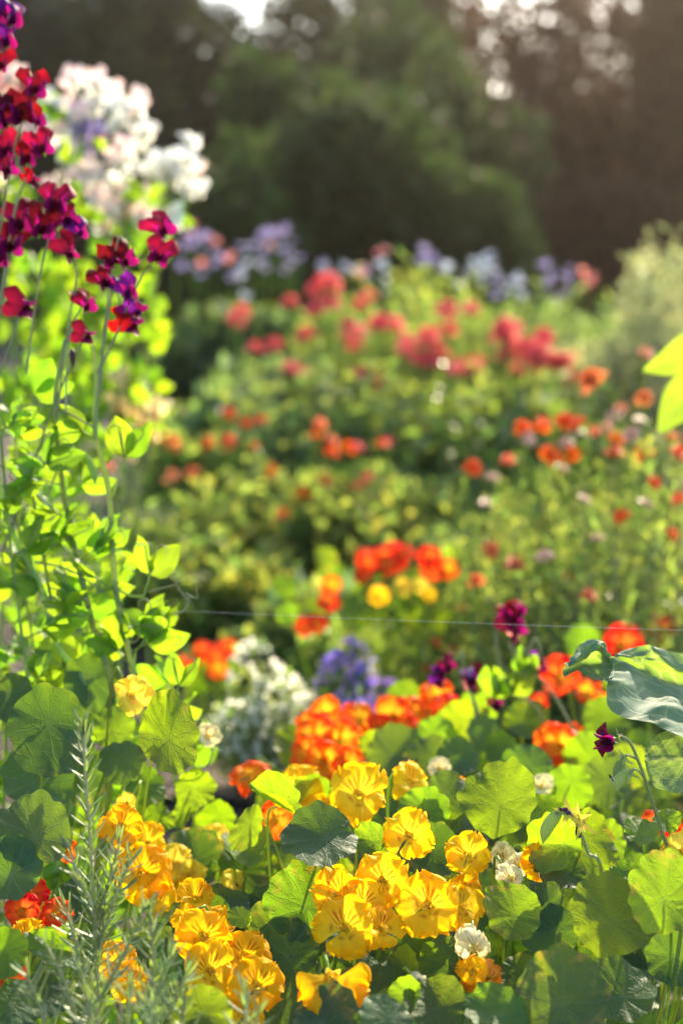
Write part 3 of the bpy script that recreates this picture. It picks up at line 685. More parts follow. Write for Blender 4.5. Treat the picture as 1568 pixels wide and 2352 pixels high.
peaset('white', 's_white', 's_white'); peaset('pink', 's_pink', 's_white'); peaset('rose', 's_rose', 's_pink'); peaset('lavender', 's_lavender', 's_lavender')
peaset('pale', 's_pale', 's_pale'); peaset('cream', 's_cream', 's_cream'); peaset('violet', 's_lavender', 's_purple'); peaset('pinkmag', 's_rose', 's_magenta')

class Pea:
    def __init__(s, label, base, group):
        s.base = base; s.o = thing('sweet_pea_vine', label, 'sweet pea', base, group)
    def stem(s, pts, r0=.0032, r1=.0018, name='stem', mat='pea_stem', flat=.45, n=22):
        V, F = tube(smooth_path(pts, n), np.linspace(r0, r1, n), 6, flat)
        put(name, make_mesh(name, V, F, M[mat]), s.o)
    def flower(s, p, c, sc=.03, a=0., b=0., roll=0., detail=True):
        n = facing(p, a + random.uniform(-.35, .35), b + random.uniform(-.15, .15)); k = PF[c]
        Mx = frame(p, n, (0, 0, 1), R(roll + random.uniform(-12, 12)), sc * .74)
        f = put('flower', random.choice(k[0]), s.o, Mx)
        wl, wr = random.choice(k[1])
        put('wing', wl, f, Mx); put('wing', wr, f, Mx); put('calyx', PCAL, f, Mx)
        return f
    def leaf(s, p, dv, sc=.045, nrm=None, tendril=True):
        nrm = nrm or facing(p, random.uniform(-.6, .6), random.uniform(-.2, .6))
        m = rots(np.array([list(dv)]), np.array([list(nrm)]))[0]
        Mx = Matrix.Translation(p) @ Matrix(m.tolist()).to_4x4() @ Matrix.Scale(sc, 4)
        f = put('leaf', random.choice(PLF), s.o, Mx)
        if tendril: put('tendril', random.choice(TEN), f, Mx)
    def vine(s, pts, every=.07, lsc=.045, up=True):
        """stem with leaves at the nodes"""
        s.stem(pts)
        q = smooth_path(pts, 60); acc = 0; side = random.choice((-1, 1)); nx = every * .5
        for i in range(1, 60):
            acc += np.linalg.norm(q[i] - q[i - 1])
            if acc > nx:
                nx += every * random.uniform(.75, 1.25); side = -side
                dv = Vector((side * random.uniform(.5, 1), random.uniform(-.7, .5), random.uniform(.1, .9)))
                s.leaf(Vector(q[i]), dv, lsc * random.uniform(.75, 1.15), tendril=random.random() < .55)

GN = 'crimson sweet pea vines at the left front'
D = 1.56
v1 = Pea('sweet pea vine with a bare upright stem and crimson flowers leaning to the right', on_ground(-.26, 1.6), GN)
v1.stem([v1.base, P(330, 1750, D), P(305, 1550, D), P(265, 1350, D), P(252, 1150, D), P(232, 1050, D), P(218, 985, D), P(222, 860, D), P(210, 790, D)], .0042, .003, n=40)
v1.stem([P(218, 985, D), P(240, 760, D), P(255, 640, D), P(272, 545, D), P(284, 555, D)], .0016, .001, 'flower_stalk', 'pea_stalk', 1)
v1.stem([P(222, 860, D), P(262, 780, D), P(320, 645, D), P(350, 610, D)], .0016, .001, 'flower_stalk', 'pea_stalk', 1)
v1.stem([P(228, 900, D), P(245, 740, D), P(262, 670, D), P(280, 700, D)], .0015, .001, 'flower_stalk', 'pea_stalk', 1)
for q in [(282, 595, 'maroon', .036, .5, -.2, 25), (258, 600, 'crimson', .026, -.6, .1, 0), (372, 525, 'crimson', .036, .4, .2, 20), (365, 585, 'crimson', .036, .1, .1, -10), (238, 645, 'maroon', .034, -.2, .2, 30),
          (290, 668, 'purple', .034, .3, .1, 10), (312, 712, 'purple', .03, .4, -.2, 60), (302, 745, 'crimson', .032, .5, -.3, 80), (198, 770, 'maroon', .026, .3, -.3, 80)]:
    v1.flower(P(q[0], q[1], D), *q[2:])
for q in [(270, 1098, 300, 1010, 50), (330, 1370, 352, 1290, 50), (265, 1350, 292, 1440, 52), (310, 1500, 345, 1450, 52), (395, 1620, 425, 1530, 46), (265, 1360, 200, 1310, 50), (225, 1010, 140, 960, 40)]:
    a_, b_ = P(q[0], q[1], D), P(q[2], q[3], D)
    v1.leaf(a_, b_ - a_, q[4] / 1000 * .9, facing(a_, random.uniform(-.2, .2), 0))
    base_ = min([P(252, 1150, D), P(265, 1350, D), P(305, 1550, D), P(218, 985, D)], key=lambda t: (t - a_).length)
    v1.stem([base_, base_.lerp(a_, .5) + Vector((0, 0, -.004)), a_], .0015, .0012, 'leaf_stalk', n=8)
for a_, b_ in (((420, 1390), (460, 1340)), ((400, 1330), (440, 1390)), ((455, 1640), (540, 1680)), ((470, 1750), (530, 1690))):
    pp = [P(a_[0] - 60, a_[1] + 30, D)] + [P(a_[0] + (b_[0] - a_[0]) * k / 5 + 10 * math.sin(k * 2.4), a_[1] + (b_[1] - a_[1]) * k / 5 + 14 * math.cos(k * 2.1), D) for k in range(6)]
    v1.stem(pp, .0011, .0006, 'tendril', 'pea_stalk', 1, 26)

v2 = Pea('sweet pea vine with one green pod and a maroon flower cluster half way up', on_ground(-.33, 1.62), GN)
v2.stem([v2.base, P(260, 1700, D), P(215, 1450, D), P(180, 1300, D), P(150, 1150, D), P(130, 1000, D), P(128, 900, D), P(150, 780, D)], .0042, .0025, n=40)
v2.stem([P(130, 960, D), P(155, 760, D), P(175, 640, D), P(170, 590, D)], .0015, .001, 'flower_stalk', 'pea_stalk', 1)
v2.stem([P(60, 860, D), P(90, 640, D), P(120, 520, D)], .0016, .001, 'flower_stalk', 'pea_stalk', 1)
v2.stem([P(150, 950, D), P(158, 780, D), P(185, 705, D)], .0014, .001, 'flower_stalk', 'pea_stalk', 1)
v2.stem([P(20, 1280, D), P(75, 1240, D), P(120, 1110, D), P(150, 1040, D), P(178, 1038, D)], .0014, .001, 'flower_stalk', 'pea_stalk', 1)
v2.stem([P(0, 1280, D), P(60, 1120, D), P(120, 940, D), P(200, 760, D)], .0014, .001, 'flower_stalk', 'pea_stalk', 1)
v2.stem([P(130, 940, D), P(170, 955, D), P(218, 985, D)], .0014, .0011, 'leaf_stalk', 'pea_stalk', 1)
v2.stem([P(80, 1290, D), P(160, 1310, D), P(240, 1360, D)], .0014, .0011, 'leaf_stalk', 'pea_stalk', 1)
for q in [(128, 462, 'crimson', .04, .0, .1, 0), (98, 520, 'maroon', .042, .0, .1, -10), (152, 500, 'maroon', .034, .5, 0, 30), (158, 578, 'maroon', .032, .5, -.2, 30), (182, 530, 'purple', .028, .6, 0, 20),
          (195, 700, 'crimson', .03, .3, -.1, 20), (75, 412, 'crimson', .02, .3, -.4, 50)]:
    v2.flower(P(q[0], q[1], D), *q[2:])
pod = smooth_path([P(185, 1040, D), P(203, 1060, D), P(216, 1090, D), P(218, 1112, D)], 12)
V, F = tube(pod, [.001, .003, .0042, .0046, .0048, .0048, .0046, .0046, .0042, .0034, .002, .0006], 8, .5); put('seed_pod', make_mesh('seed_pod', V, F, M['pod']), v2.o)
V, F = tube(smooth_path([P(178, 1035, D), P(182, 1050, D), P(183, 1068, D)], 8), [.001, .002, .003, .003, .0026, .002, .0015, .0005], 6, .6); put('withered_flower', make_mesh('withered_flower', V, F, M['dry']), v2.o)
V, F = tube(smooth_path([P(165, 800, D), P(166, 820, D), P(168, 845, D)], 8), [.001, .003, .004, .004, .0036, .003, .002, .0005], 6, .6); put('withered_flower', make_mesh('withered_flower', V, F, M['dry']), v2.o)

v3 = Pea('tall sweet pea vine at the picture edge, with deep purple flowers above crimson ones', on_ground(-.41, 1.58), GN)
v3.stem([v3.base, P(200, 1700, D), P(130, 1480, D), P(95, 1350, D), P(40, 1250, D), P(0, 1130, D), P(-15, 900, D), P(-10, 600, D), P(-20, 300, D), P(-10, 60, D)], .0046, .0025, n=44)
v3.stem([P(-5, 760, D), P(20, 600, D), P(38, 540, D)], .0016, .001, 'flower_stalk', 'pea_stalk', 1)
v3.stem([P(0, 700, D), P(35, 480, D), P(75, 370, D)], .002, .0012, 'flower_stalk', 'pea_stalk', 1)
v3.stem([P(-5, 560, D), P(30, 350, D), P(55, 270, D)], .0016, .001, 'flower_stalk', 'pea_stalk', 1)
v3.stem([P(-5, 870, D), P(40, 740, D), P(50, 710, D)], .0014, .001, 'flower_stalk', 'pea_stalk', 1)
for q in [(28, 38, 'purple', .038, .3, .1, 0), (12, 88, 'purple', .038, -.1, -.1, 20), (-5, 30, 'purple', .03, 0, 0, 0), (2, 145, 'crimson', .03, 0, 0, 0), (78, 200, 'crimson', .036, .4, .1, 0), (52, 255, 'maroon', .044, -.1, .1, 0), (18, 275, 'maroon', .036, -.3, 0, -20), (82, 275, 'crimson', .026, .6, -.3, 30),
          (95, 335, 'crimson', .036, .3, .1, 15), (62, 358, 'crimson', .036, -.3, .1, -10), (10, 340, 'crimson', .034, .1, .1, 0), (15, 385, 'maroon', .032, .3, -.2, 30), (45, 508, 'maroon', .044, .0, .1, 10), (25, 560, 'maroon', .042, -.2, .1, -10), (55, 703, 'maroon', .034, .4, -.5, 75), (0, 250, 'maroon', .03, -.2, 0, 0), (-5, 590, 'maroon', .035, -.2, 0, 0)]:
    v3.flower(P(q[0], q[1], D), *q[2:])
for vv, lo, hi in ((v1, 1000, 1560), (v2, 820, 1640), (v3, 640, 1640)):
    pass
# leafy young vines that make the green of the clump
for k, (x0, x1, yt, dd, lab) in enumerate([(120, 40, 930, 1.62, 'tall leafy sweet pea vine without flowers, just left of the green pod'),
                                      (30, -10, 960, 1.52, 'leafy sweet pea vine without flowers hugging the left picture edge'),
                                      (230, 170, 1080, 1.66, 'leafy sweet pea vine behind the bare stem, glowing lime above round nasturtium leaves'),
                                      (270, 205, 1250, 1.72, 'short sweet pea vine low on the right side of the front clump'),
                                      (170, 105, 1100, 1.54, 'sweet pea vine with broad sunlit leaves in the middle of the front clump'),
                                      (60, 60, 1180, 1.75, 'sweet pea vine half hidden deep inside the front clump'),
                                      (0, 20, 1120, 1.66, 'sweet pea vine in the lower left corner of the front clump, above the scalloped leaves'),
                                      (190, 230, 1330, 1.6, 'short bushy sweet pea vine just above the biggest scalloped nasturtium leaf'),
                                      (150, 70, 860, 1.8, 'thin sweet pea vine climbing at the back of the front clump'),
                                      (360, 400, 1590, 1.66, 'low creeping sweet pea shoot with pale lime leaves near the soil path')]):
    b0 = P(x0, 1176, dd); b0 = on_ground(b0.x, b0.y)
    vv = Pea(lab, b0, 'flowerless sweet pea vines at the left front')
    top = P(x1, yt, dd); pts = [b0]
    for j in range(1, 6): pts.append(b0.lerp(top, j / 5) + Vector((random.uniform(-.02, .02), random.uniform(-.02, .02), 0)))
    vv.vine(pts, .038, .042)
for vv, pts in ((v1, [(305, 1550), (265, 1350), (252, 1150)]), (v2, [(215, 1450), (180, 1300), (150, 1150), (130, 1000)]), (v3, [(130, 1480), (95, 1350), (40, 1250), (0, 1130), (-15, 900)])):
    for k in range(9):
        u = random.uniform(0, len(pts) - 1.01); i = int(u); x = pts[i][0] + (pts[i + 1][0] - pts[i][0]) * (u - i); y = pts[i][1] + (pts[i + 1][1] - pts[i][1]) * (u - i)
        if vv is v1 and y < 1380: continue
        vv.leaf(P(x, y, D), Vector((random.choice((-1, 1)) * random.uniform(.4, 1), random.uniform(-.6, .4), random.uniform(.2, .9))), random.uniform(.032, .046))

# second row: white, pink and lavender
GW = 'pale sweet pea vines in the second row'
D2 = 2.9
def pale_vine(label, bx, flowers, top, nleaf=26, spread=45):
    b0 = P(bx, 1176, D2); b0 = on_ground(b0.x, b0.y)
    v = Pea(label, b0, GW)
    t = P(top[0], top[1], D2); pts = [b0] + [b0.lerp(t, j / 5) + Vector((random.uniform(-.03, .03), random.uniform(-.05, .05), 0)) for j in range(1, 6)]
    v.stem(pts, .004, .002)
    q = smooth_path(pts, 40)
    for k in range(nleaf):
        i = random.randrange(8, 39)
        pl = Vector(q[i]) + Vector((random.gauss(0, spread / FPX * D2 * .6), random.gauss(0, .08), 0)); vl = pl - CAMP
        lx, ly = 784 + FPX * vl.x / vl.dot(FW), 1176 - FPX * vl.dot(UP) / vl.dot(FW)
        if (ly > 1020 and lx > 230) or lx > 375: continue
        v.leaf(pl, Vector((random.uniform(-1, 1), random.uniform(-.7, .5), random.uniform(.1, .9))), random.uniform(.04, .058), tendril=False)
    for (x, y, c) in flowers:
        p = P(x, y, D2 + random.uniform(-.08, .08))
        for j in range(2):
            v.flower(p + Vector((random.gauss(0, .009), random.gauss(0, .01), random.gauss(0, .014))), (c if c != 'white' or random.random() < .88 else 'pink'), random.uniform(.040, .05), random.uniform(-.6, .6), random.uniform(-.2, .4), random.uniform(-25, 25))
        i = min(range(len(q)), key=lambda i: (Vector(q[i]) - (p + Vector((0, 0, -.16)))).length)
        v.stem([Vector(q[i]), Vector(q[i]).lerp(p, .5) + Vector((0, 0, .01)), p + Vector((0, .005, -.012))], .0015, .001, 'flower_stalk', 'pea_stalk', 1, 8)
pale_vine('sweet pea vine topped with white and pink flowers, highest of the pale row', 160, [(200, 190, 'white'), (235, 208, 'white'), (268, 232, 'white'), (242, 250, 'white'), (285, 215, 'pink'), (170, 168, 'pink'), (205, 225, 'white'), (230, 185, 'white'), (300, 250, 'pink'), (150, 215, 'pink'), (178, 258, 'pink'), (270, 265, 'white')], (190, 230), 30)
pale_vine('sweet pea vine with the brightest white flowers, at the right end of the pale row', 330, [(322, 305, 'white'), (330, 325, 'white'), (380, 352, 'white'), (392, 385, 'white'), (432, 355, 'white'), (442, 395, 'white'), (432, 430, 'white'), (402, 512, 'white'), (395, 365, 'white'), (440, 375, 'white'), (330, 405, 'white'), (310, 432, 'white'), (375, 395, 'white'), (400, 530, 'white')], (370, 400), 14, 30)
pale_vine('sweet pea vine with soft pink flowers lower on the right of the pale row', 250, [(290, 468, 'pink'), (300, 500, 'pink'), (268, 360, 'pink'), (270, 522, 'pink'), (245, 512, 'pink'), (310, 470, 'pink'), (260, 410, 'white'), (200, 440, 'pink'), (330, 500, 'pink'), (280, 350, 'white'), (240, 470, 'pink')], (270, 400), 30)
pale_vine('sweet pea vine with lavender flowers in the middle of the pale row', 150, [(172, 298, 'lavender'), (200, 310, 'lavender'), (207, 348, 'lavender'), (165, 325, 'white'), (150, 290, 'pink'), (220, 330, 'pinkmag'), (205, 380, 'pink'), (185, 345, 'lavender'), (145, 360, 'pink')], (170, 330), 34)
pale_vine('sweet pea vine with peach and rose flowers behind the crimson blooms at the left edge', 40, [(25, 175, 'pink'), (35, 200, 'rose'), (12, 190, 'rose'), (8, 230, 'pink'), (110, 235, 'white'), (125, 260, 'white'), (90, 300, 'pink'), (120, 410, 'pink'), (5, 410, 'pink')], (60, 220), 40)
pale_vine('sweet pea vine with cream yellow flowers low beside the dark gap', 300, [(345, 935, 'cream'), (330, 960, 'cream'), (350, 1000, 'cream'), (365, 945, 'cream'), (300, 950, 'cream'), (280, 880, 'cream'), (290, 1000, 'cream'), (275, 930, 'cream')], (310, 760), 34)
pale_vine('leafy blurred lime sweet pea vine right behind the crimson flowers', 220, [], (260, 660), 46)
pale_vine('leafy sweet pea vine, blurred lime green, low behind the seed pod', 100, [], (120, 620), 50)

# sweet pea seedheads on the right
GR = 'sweet pea stems on the right side'
def hairy(v, pts, r, name='stem', mat='pea_stem'):
    v.stem(pts, r, r * .7, name, mat, 1, 26)
    q = smooth_path(pts, 90); A = Acc()
    for i in range(1, 90):
        for k in range(4):
            a = np.array([random.gauss(0, 1) for _ in range(3)]); a /= np.linalg.norm(a)
            V, F = tube(np.array([q[i], q[i] + a * .0032]), [.00016, .00004], 3); A.add(V, F)
    put('down', A.mesh('down', [M['silk']]), v.o)['kind'] = 'stuff'
def podmesh(v, pts, w=.0075):
    q = smooth_path(pts, 14); V, F = tube(q, w * np.array([.15, .5, .75, .9, 1, 1, 1, 1, .97, .92, .8, .6, .35, .08]), 10, .42)
    put('seed_pod', make_mesh('seed_pod', V, F, M['pod']), v.o)
def star(v, p, n, sc, dry=False):
    A = Acc()
    for k in range(5):
        a = k * 1.2566; s = np.linspace(0, 1, 5)[:, None]; t = np.linspace(-1, 1, 3)[None]
        x = t * .18 * (1 - s ** 1.5); y = .05 + s * 1.0; z = .3 * s ** 2 * (1 if k % 2 else -.5) + 0 * t
        V = np.stack([math.cos(a) * x - math.sin(a) * y, math.sin(a) * x + math.cos(a) * y, z + 0 * x], -1).reshape(-1, 3); A.add(V, grid_faces(5, 3))
    put('calyx', A.mesh('calyx', [M['calyx'] if dry else M['pea_stem']]), v.o, frame(p, n, (0, 0, 1), 0, sc))
DR = 1.26
r1 = Pea('downy arching sweet pea stem with one nodding plum flower and a small green pod', on_ground(.36, 1.36), GR)
hairy(r1, [r1.base, P(1568, 2050, DR), P(1530, 1940, DR), P(1500, 1850, DR), P(1470, 1760, DR), P(1445, 1705, DR), P(1420, 1690, DR)], .0019)
r1.flower(P(1392, 1705, DR), 'maroon', .03, -.9, -.1, 95); r1.flower(P(1398, 1700, DR), 'purple', .022, -.6, -.3, 100)
star(r1, P(1420, 1692, DR), Vector((1, -.2, .2)), .009)
r1.stem([P(1463, 1745, DR), P(1440, 1735, DR), P(1425, 1745, DR)], .0011, .0008, 'flower_stalk', 'pea_stalk', 1, 8)
podmesh(r1, [P(1432, 1745, DR), P(1422, 1760, DR), P(1408, 1785, DR)], .004); star(r1, P(1432, 1742, DR), Vector((.4, -.6, .6)), .011)
r1.stem([P(1478, 1785, DR), P(1460, 1768, DR), P(1445, 1775, DR)], .0011, .0008, 'flower_stalk', 'pea_stalk', 1, 8)
podmesh(r1, [P(1445, 1775, DR), P(1430, 1782, DR), P(1418, 1800, DR), P(1416, 1818, DR)], .0062); star(r1, P(1446, 1775, DR), Vector((.4, -.6, .6)), .011)
r2 = Pea('sweet pea stem with one plump hairy pod and shrivelled black flowers above round leaves', on_ground(.27, 1.34), GR)
hairy(r2, [r2.base, P(1385, 2040, DR), P(1350, 1960, DR), P(1330, 1905, DR), P(1308, 1868, DR), P(1290, 1868, DR)], .0017)
podmesh(r2, [P(1290, 1868, DR), P(1272, 1880, DR), P(1255, 1905, DR), P(1246, 1938, DR)], .0058)
V, F = tube(smooth_path([P(1275, 1872, DR), P(1285, 1862, DR), P(1300, 1862, DR), P(1305, 1872, DR)], 12), .0026 * (1 + .4 * np.sin(np.arange(12) * 2.1)), 7, .6); put('withered_flower', make_mesh('withered_flower', V, F, M['dry']), r2.o)
V, F = tube(smooth_path([P(1328, 1900, DR), P(1326, 1915, DR), P(1330, 1925, DR)], 8), .0022, 6, .6); put('withered_flower', make_mesh('withered_flower', V, F, M['dry']), r2.o)
star(r2, P(1305, 1868, DR), Vector((.2, -.8, .6)), .016, True); star(r2, P(1335, 1888, DR), Vector((.5, -.6, .3)), .018, True); star(r2, P(1325, 1880, DR), Vector((-.2, -.8, .1)), .013, True)
D3 = 1.85
r3 = Pea('sweet pea with crossing bare stems and one upright raspberry flower, blurred behind the cabbage leaf', on_ground(.36, 1.95), GR)
r3.stem([r3.base, P(1250, 1660, D3), P(1170, 1590, D3), P(1148, 1530, D3), P(1138, 1470, D3), P(1140, 1445, D3)], .0026, .0014, 'flower_stalk', 'pea_stalk', 1)
r3.stem([P(1330, 1700, D3), P(1260, 1580, D3), P(1200, 1530, D3), P(1168, 1480, D3)], .0024, .0014, 'flower_stalk', 'pea_stalk', 1)
r3.stem([P(1170, 1600, D3), P(1205, 1520, D3), P(1225, 1470, D3), P(1238, 1480, D3), P(1242, 1510, D3)], .0024, .0013, 'flower_stalk', 'pea_stalk', 1)
for q in [(1180, 1420, 'crimson', .038, .1, .1, 0), (1182, 1445, 'maroon', .036, .2, -.1, 20), (1192, 1400, 'crimson', .026, .3, .2, 0), (1168, 1412, 'crimson', .03, -.3, .2, -20), (1185, 1462, 'pinkmag', .024, .1, -.4, 30), (1242, 1528, 'pinkmag', .024, .2, -.6, 90), (1240, 1515, 'purple', .02, 0, -.5, 80)]: r3.flower(P(q[0], q[1], D3), *q[2:])
r3.leaf(P(1175, 1640, D3), Vector((0, -.2, 1)), .05); r3.leaf(P(1180, 1580, D3), Vector((.3, -.2, 1)), .04)
r4 = Pea('sweet pea with drooping half closed magenta flowers over the orange nasturtiums', on_ground(.22, 1.98), GR)
r4.stem([r4.base, P(1110, 1700, D3), P(1070, 1560, D3), P(1060, 1500, D3), P(1050, 1520, D3)], .0024, .0014, 'flower_stalk', 'pea_stalk', 1)
r4.stem([P(1100, 1680, D3), P(1085, 1590, D3), P(1090, 1545, D3)], .0022, .0014, 'flower_stalk', 'pea_stalk', 1)
for q in [(1030, 1530, 'maroon', .03, -.5, 0, 40), (1008, 1562, 'purple', .026, -.3, -.3, 60), (1085, 1562, 'maroon', .034, .1, -.2, 20), (1092, 1580, 'pinkmag', .024, .4, -.3, 50), (1078, 1552, 'violet', .024, 0, .4, 0), (1140, 1615, 'maroon', .028, -.2, -.3, 60), (1015, 1545, 'maroon', .02, -.5, -.3, 60)]: r4.flower(P(q[0], q[1], D3), *q[2:])
r4.leaf(P(1120, 1640, D3), Vector((.3, -.2, 1)), .045)

# ------------------------------------------------------------------ rosemary
NV = []; NS, NTT = 5, 3
s_ = np.linspace(0, 1, NS)[:, None]; t_ = np.linspace(-1, 1, NTT)[None]
wd = .08 * np.sin(np.pi * (.12 + .86 * s_)) ** .5
needle = np.stack([t_ * wd * .9, s_ + 0 * t_, -.05 * np.abs(t_) * (1) + .10 * s_ ** 2 + 0 * t_], -1).reshape(-1, 3)
needle_f = grid_faces(NS, NTT)
ros = thing('rosemary_bush', 'grey green rosemary with upright needle sprigs at the front left corner', 'rosemary', on_ground(-.22, 1.12))
def sprig(pts, nl=.024, name='sprig', gap=.0042, r=.0016):
    L = sum((Vector(pts[i + 1]) - Vector(pts[i])).length for i in range(len(pts) - 1)); n = max(8, int(L / gap))
    q = smooth_path(pts, n); T = np.gradient(q, axis=0); T /= np.linalg.norm(T, axis=1)[:, None]
    V, F = tube(q, np.linspace(r, r * .55, n), 6); st = put('stem', make_mesh('stem', V, F, M['rosemary_stem']), ros)
    pos, dr, nm, sc = [], [], [], []
    for i in range(n):
        fr = i / (n - 1); a0 = i * 1.25
        for k in range(2 if fr < .88 else 3):
            a = a0 + k * math.pi + random.uniform(-.4, .4)
            x = np.cross(T[i], [0, 1, .3]); x /= np.linalg.norm(x); y = np.cross(T[i], x)
            rad = math.cos(a) * x + math.sin(a) * y
            el = random.uniform(.45, 1.1) if fr < .9 else random.uniform(1.2, 2.6)
            v = rad + T[i] * el
            pos.append(q[i]); dr.append(v); nm.append(T[i] - rad * .4 + rng.normal(0, .1, 3))
            sc.append(nl * random.uniform(.65, 1.15) * (1 - .35 * fr))
    V, F, S = instance(needle, needle_f, np.array(pos), rots(np.array(dr), np.array(nm)), np.array(sc))
    put('needles', make_mesh('needles', V, F, M['rosemary']), st)
DS = 1.16
def SP(*pts, dd=DS, **k): sprig([P(x, y, dd) for x, y in reversed(pts)], **k)
SP((190, 1665), (195, 1760), (205, 1900), (213, 2060), (222, 2200), (225, 2420), gap=.0052, r=.0021)
SP((275, 1930), (255, 2010), (222, 2130)); SP((300, 1975), (265, 2060), (225, 2190)); SP((330, 2085), (290, 2180), (228, 2300), dd=1.1)
SP((345, 2095), (350, 2200), (345, 2380), dd=1.1); SP((150, 2085), (175, 2160), (215, 2250)); SP((105, 2170), (150, 2260), (190, 2400), dd=1.09)
SP((160, 1950), (180, 2010), (212, 2080), dd=1.14); SP((395, 2195), (365, 2280), (345, 2380), dd=1.08); SP((430, 2240), (400, 2300), (370, 2420), dd=1.1)
SP((562, 2275), (565, 2330), (560, 2420), dd=1.06); SP((590, 2330), (585, 2380), (580, 2440), dd=1.05); SP((415, 2285), (420, 2350), (420, 2440), dd=1.07)
SP((60, 2240), (90, 2310), (120, 2420), dd=1.06)
SP((300, 2270), (295, 2340), (290, 2440), dd=1.05); SP((200, 2290), (205, 2360), (210, 2440), dd=1.04)
SP((240, 2050), (235, 2120), (222, 2220)); SP((180, 2200), (190, 2260), (215, 2350), dd=1.1); SP((350, 2300), (345, 2360), (340, 2440), dd=1.04)
V, F = tube(smooth_path([ros.location, P(225, 2420, DS)], 8), np.linspace(.006, .0026, 8), 7); put('trunk', make_mesh('trunk', V, F, M['bark']), ros)
for (x, d_) in ((350, 1.1), (120, 1.06), (420, 1.07), (560, 1.06), (250, 1.06)):
    V, F = tube(smooth_path([ros.location, P(x, 2420, d_)], 8), np.linspace(.003, .0016, 8), 6); put('branch', make_mesh('branch', V, F, M['bark']), ros)

# ------------------------------------------------------------------ cabbage leaves
def cabbage_leaf(pts, W, n_hint, ruffle, seed, fold=.3, ns=34, ntt=29):
    """blade laid along a path (base to tip), half width W (m)"""
    r = np.random.default_rng(seed)
    q = smooth_path(pts, ns); T = np.gradient(q, axis=0); T /= np.linalg.norm(T, axis=1)[:, None]
    n = np.array(list(n_hint), float); X = np.cross(T, n); X /= np.linalg.norm(X, axis=1)[:, None]; Z = np.cross(X, T)
    s = np.linspace(0, 1, ns)[:, None]; t = np.linspace(-1, 1, ntt)[None]
    prof = np.sin(np.pi * np.clip(.05 + .93 * s, 0, 1) ** .8) ** .6
    edge = 1 + .10 * np.sin(s * 13 + t * 2 + r.uniform(0, 6)) * np.abs(t)
    x = t * W * prof * edge
    z = W * (fold * np.abs(t) ** 1.3 + ruffle * np.abs(t) ** 2 * (np.sin(s * 12 + np.sign(t) * 1.7 + r.uniform(0, 6)) + .5 * np.sin(s * 23 + r.uniform(0, 6))) + .05 * np.sin(s * 26 - np.abs(t) * 5) * (1 - t ** 2) ) - W * .05 * np.exp(-(t / .06) ** 2)
    V = q[:, None, :] + x[..., None] * X[:, None, :] + z[..., None] * Z[:, None, :]
    st = np.stack([s + 0 * t, t + 0 * s, 0 * s * t], -1)
    return make_mesh('leaf', V.reshape(-1, 3), grid_faces(ns, ntt), M['cabbage'], st.reshape(-1, 3))
cb = thing('cabbage_plant', 'blue green cabbage with large curled veined leaves reaching in from the right edge', 'cabbage', on_ground(.55, 1.55))
DC = 1.33
def sheet(rows, seed, sub=7, crease=.0048):
    """leaf surface through a grid of (x, y, depth) points; smooth both ways, with puckers between the ribs"""
    g = [smooth_path([P(*c) for c in r], (len(r) - 1) * sub + 1) for r in rows]
    nc = len(g[0]); cols = [smooth_path([gg[i] for gg in g], (len(rows) - 1) * sub + 1) for i in range(nc)]
    V = np.stack(cols, 1); nr = V.shape[0]
    du = np.gradient(V, axis=0); dv = np.gradient(V, axis=1); N = np.cross(du, dv); N /= np.linalg.norm(N, axis=2)[..., None] + 1e-9
    s = np.linspace(0, 1, nr)[:, None]; t = np.linspace(-1, 1, nc)[None]
    h = np.abs(np.sin(s * 11 - np.abs(t) * 3.4)) ** .7 * .9 + .3 * np.sin(s * 37 + t * 5) * np.sin(t * 17 + s * 6) + .4 * np.sin(s * 23 + t * 9 + seed) * np.sin(t * 11 + seed) - np.exp(-(t / .1) ** 2)
    V = V + N * (crease * h)[..., None]
    st = np.stack([s + 0 * t, t + 0 * s, 0 * s * t], -1)
    return make_mesh('leaf', V.reshape(-1, 3), grid_faces(nr, nc), M['cabbage'], st.reshape(-1, 3))
c0 = DC
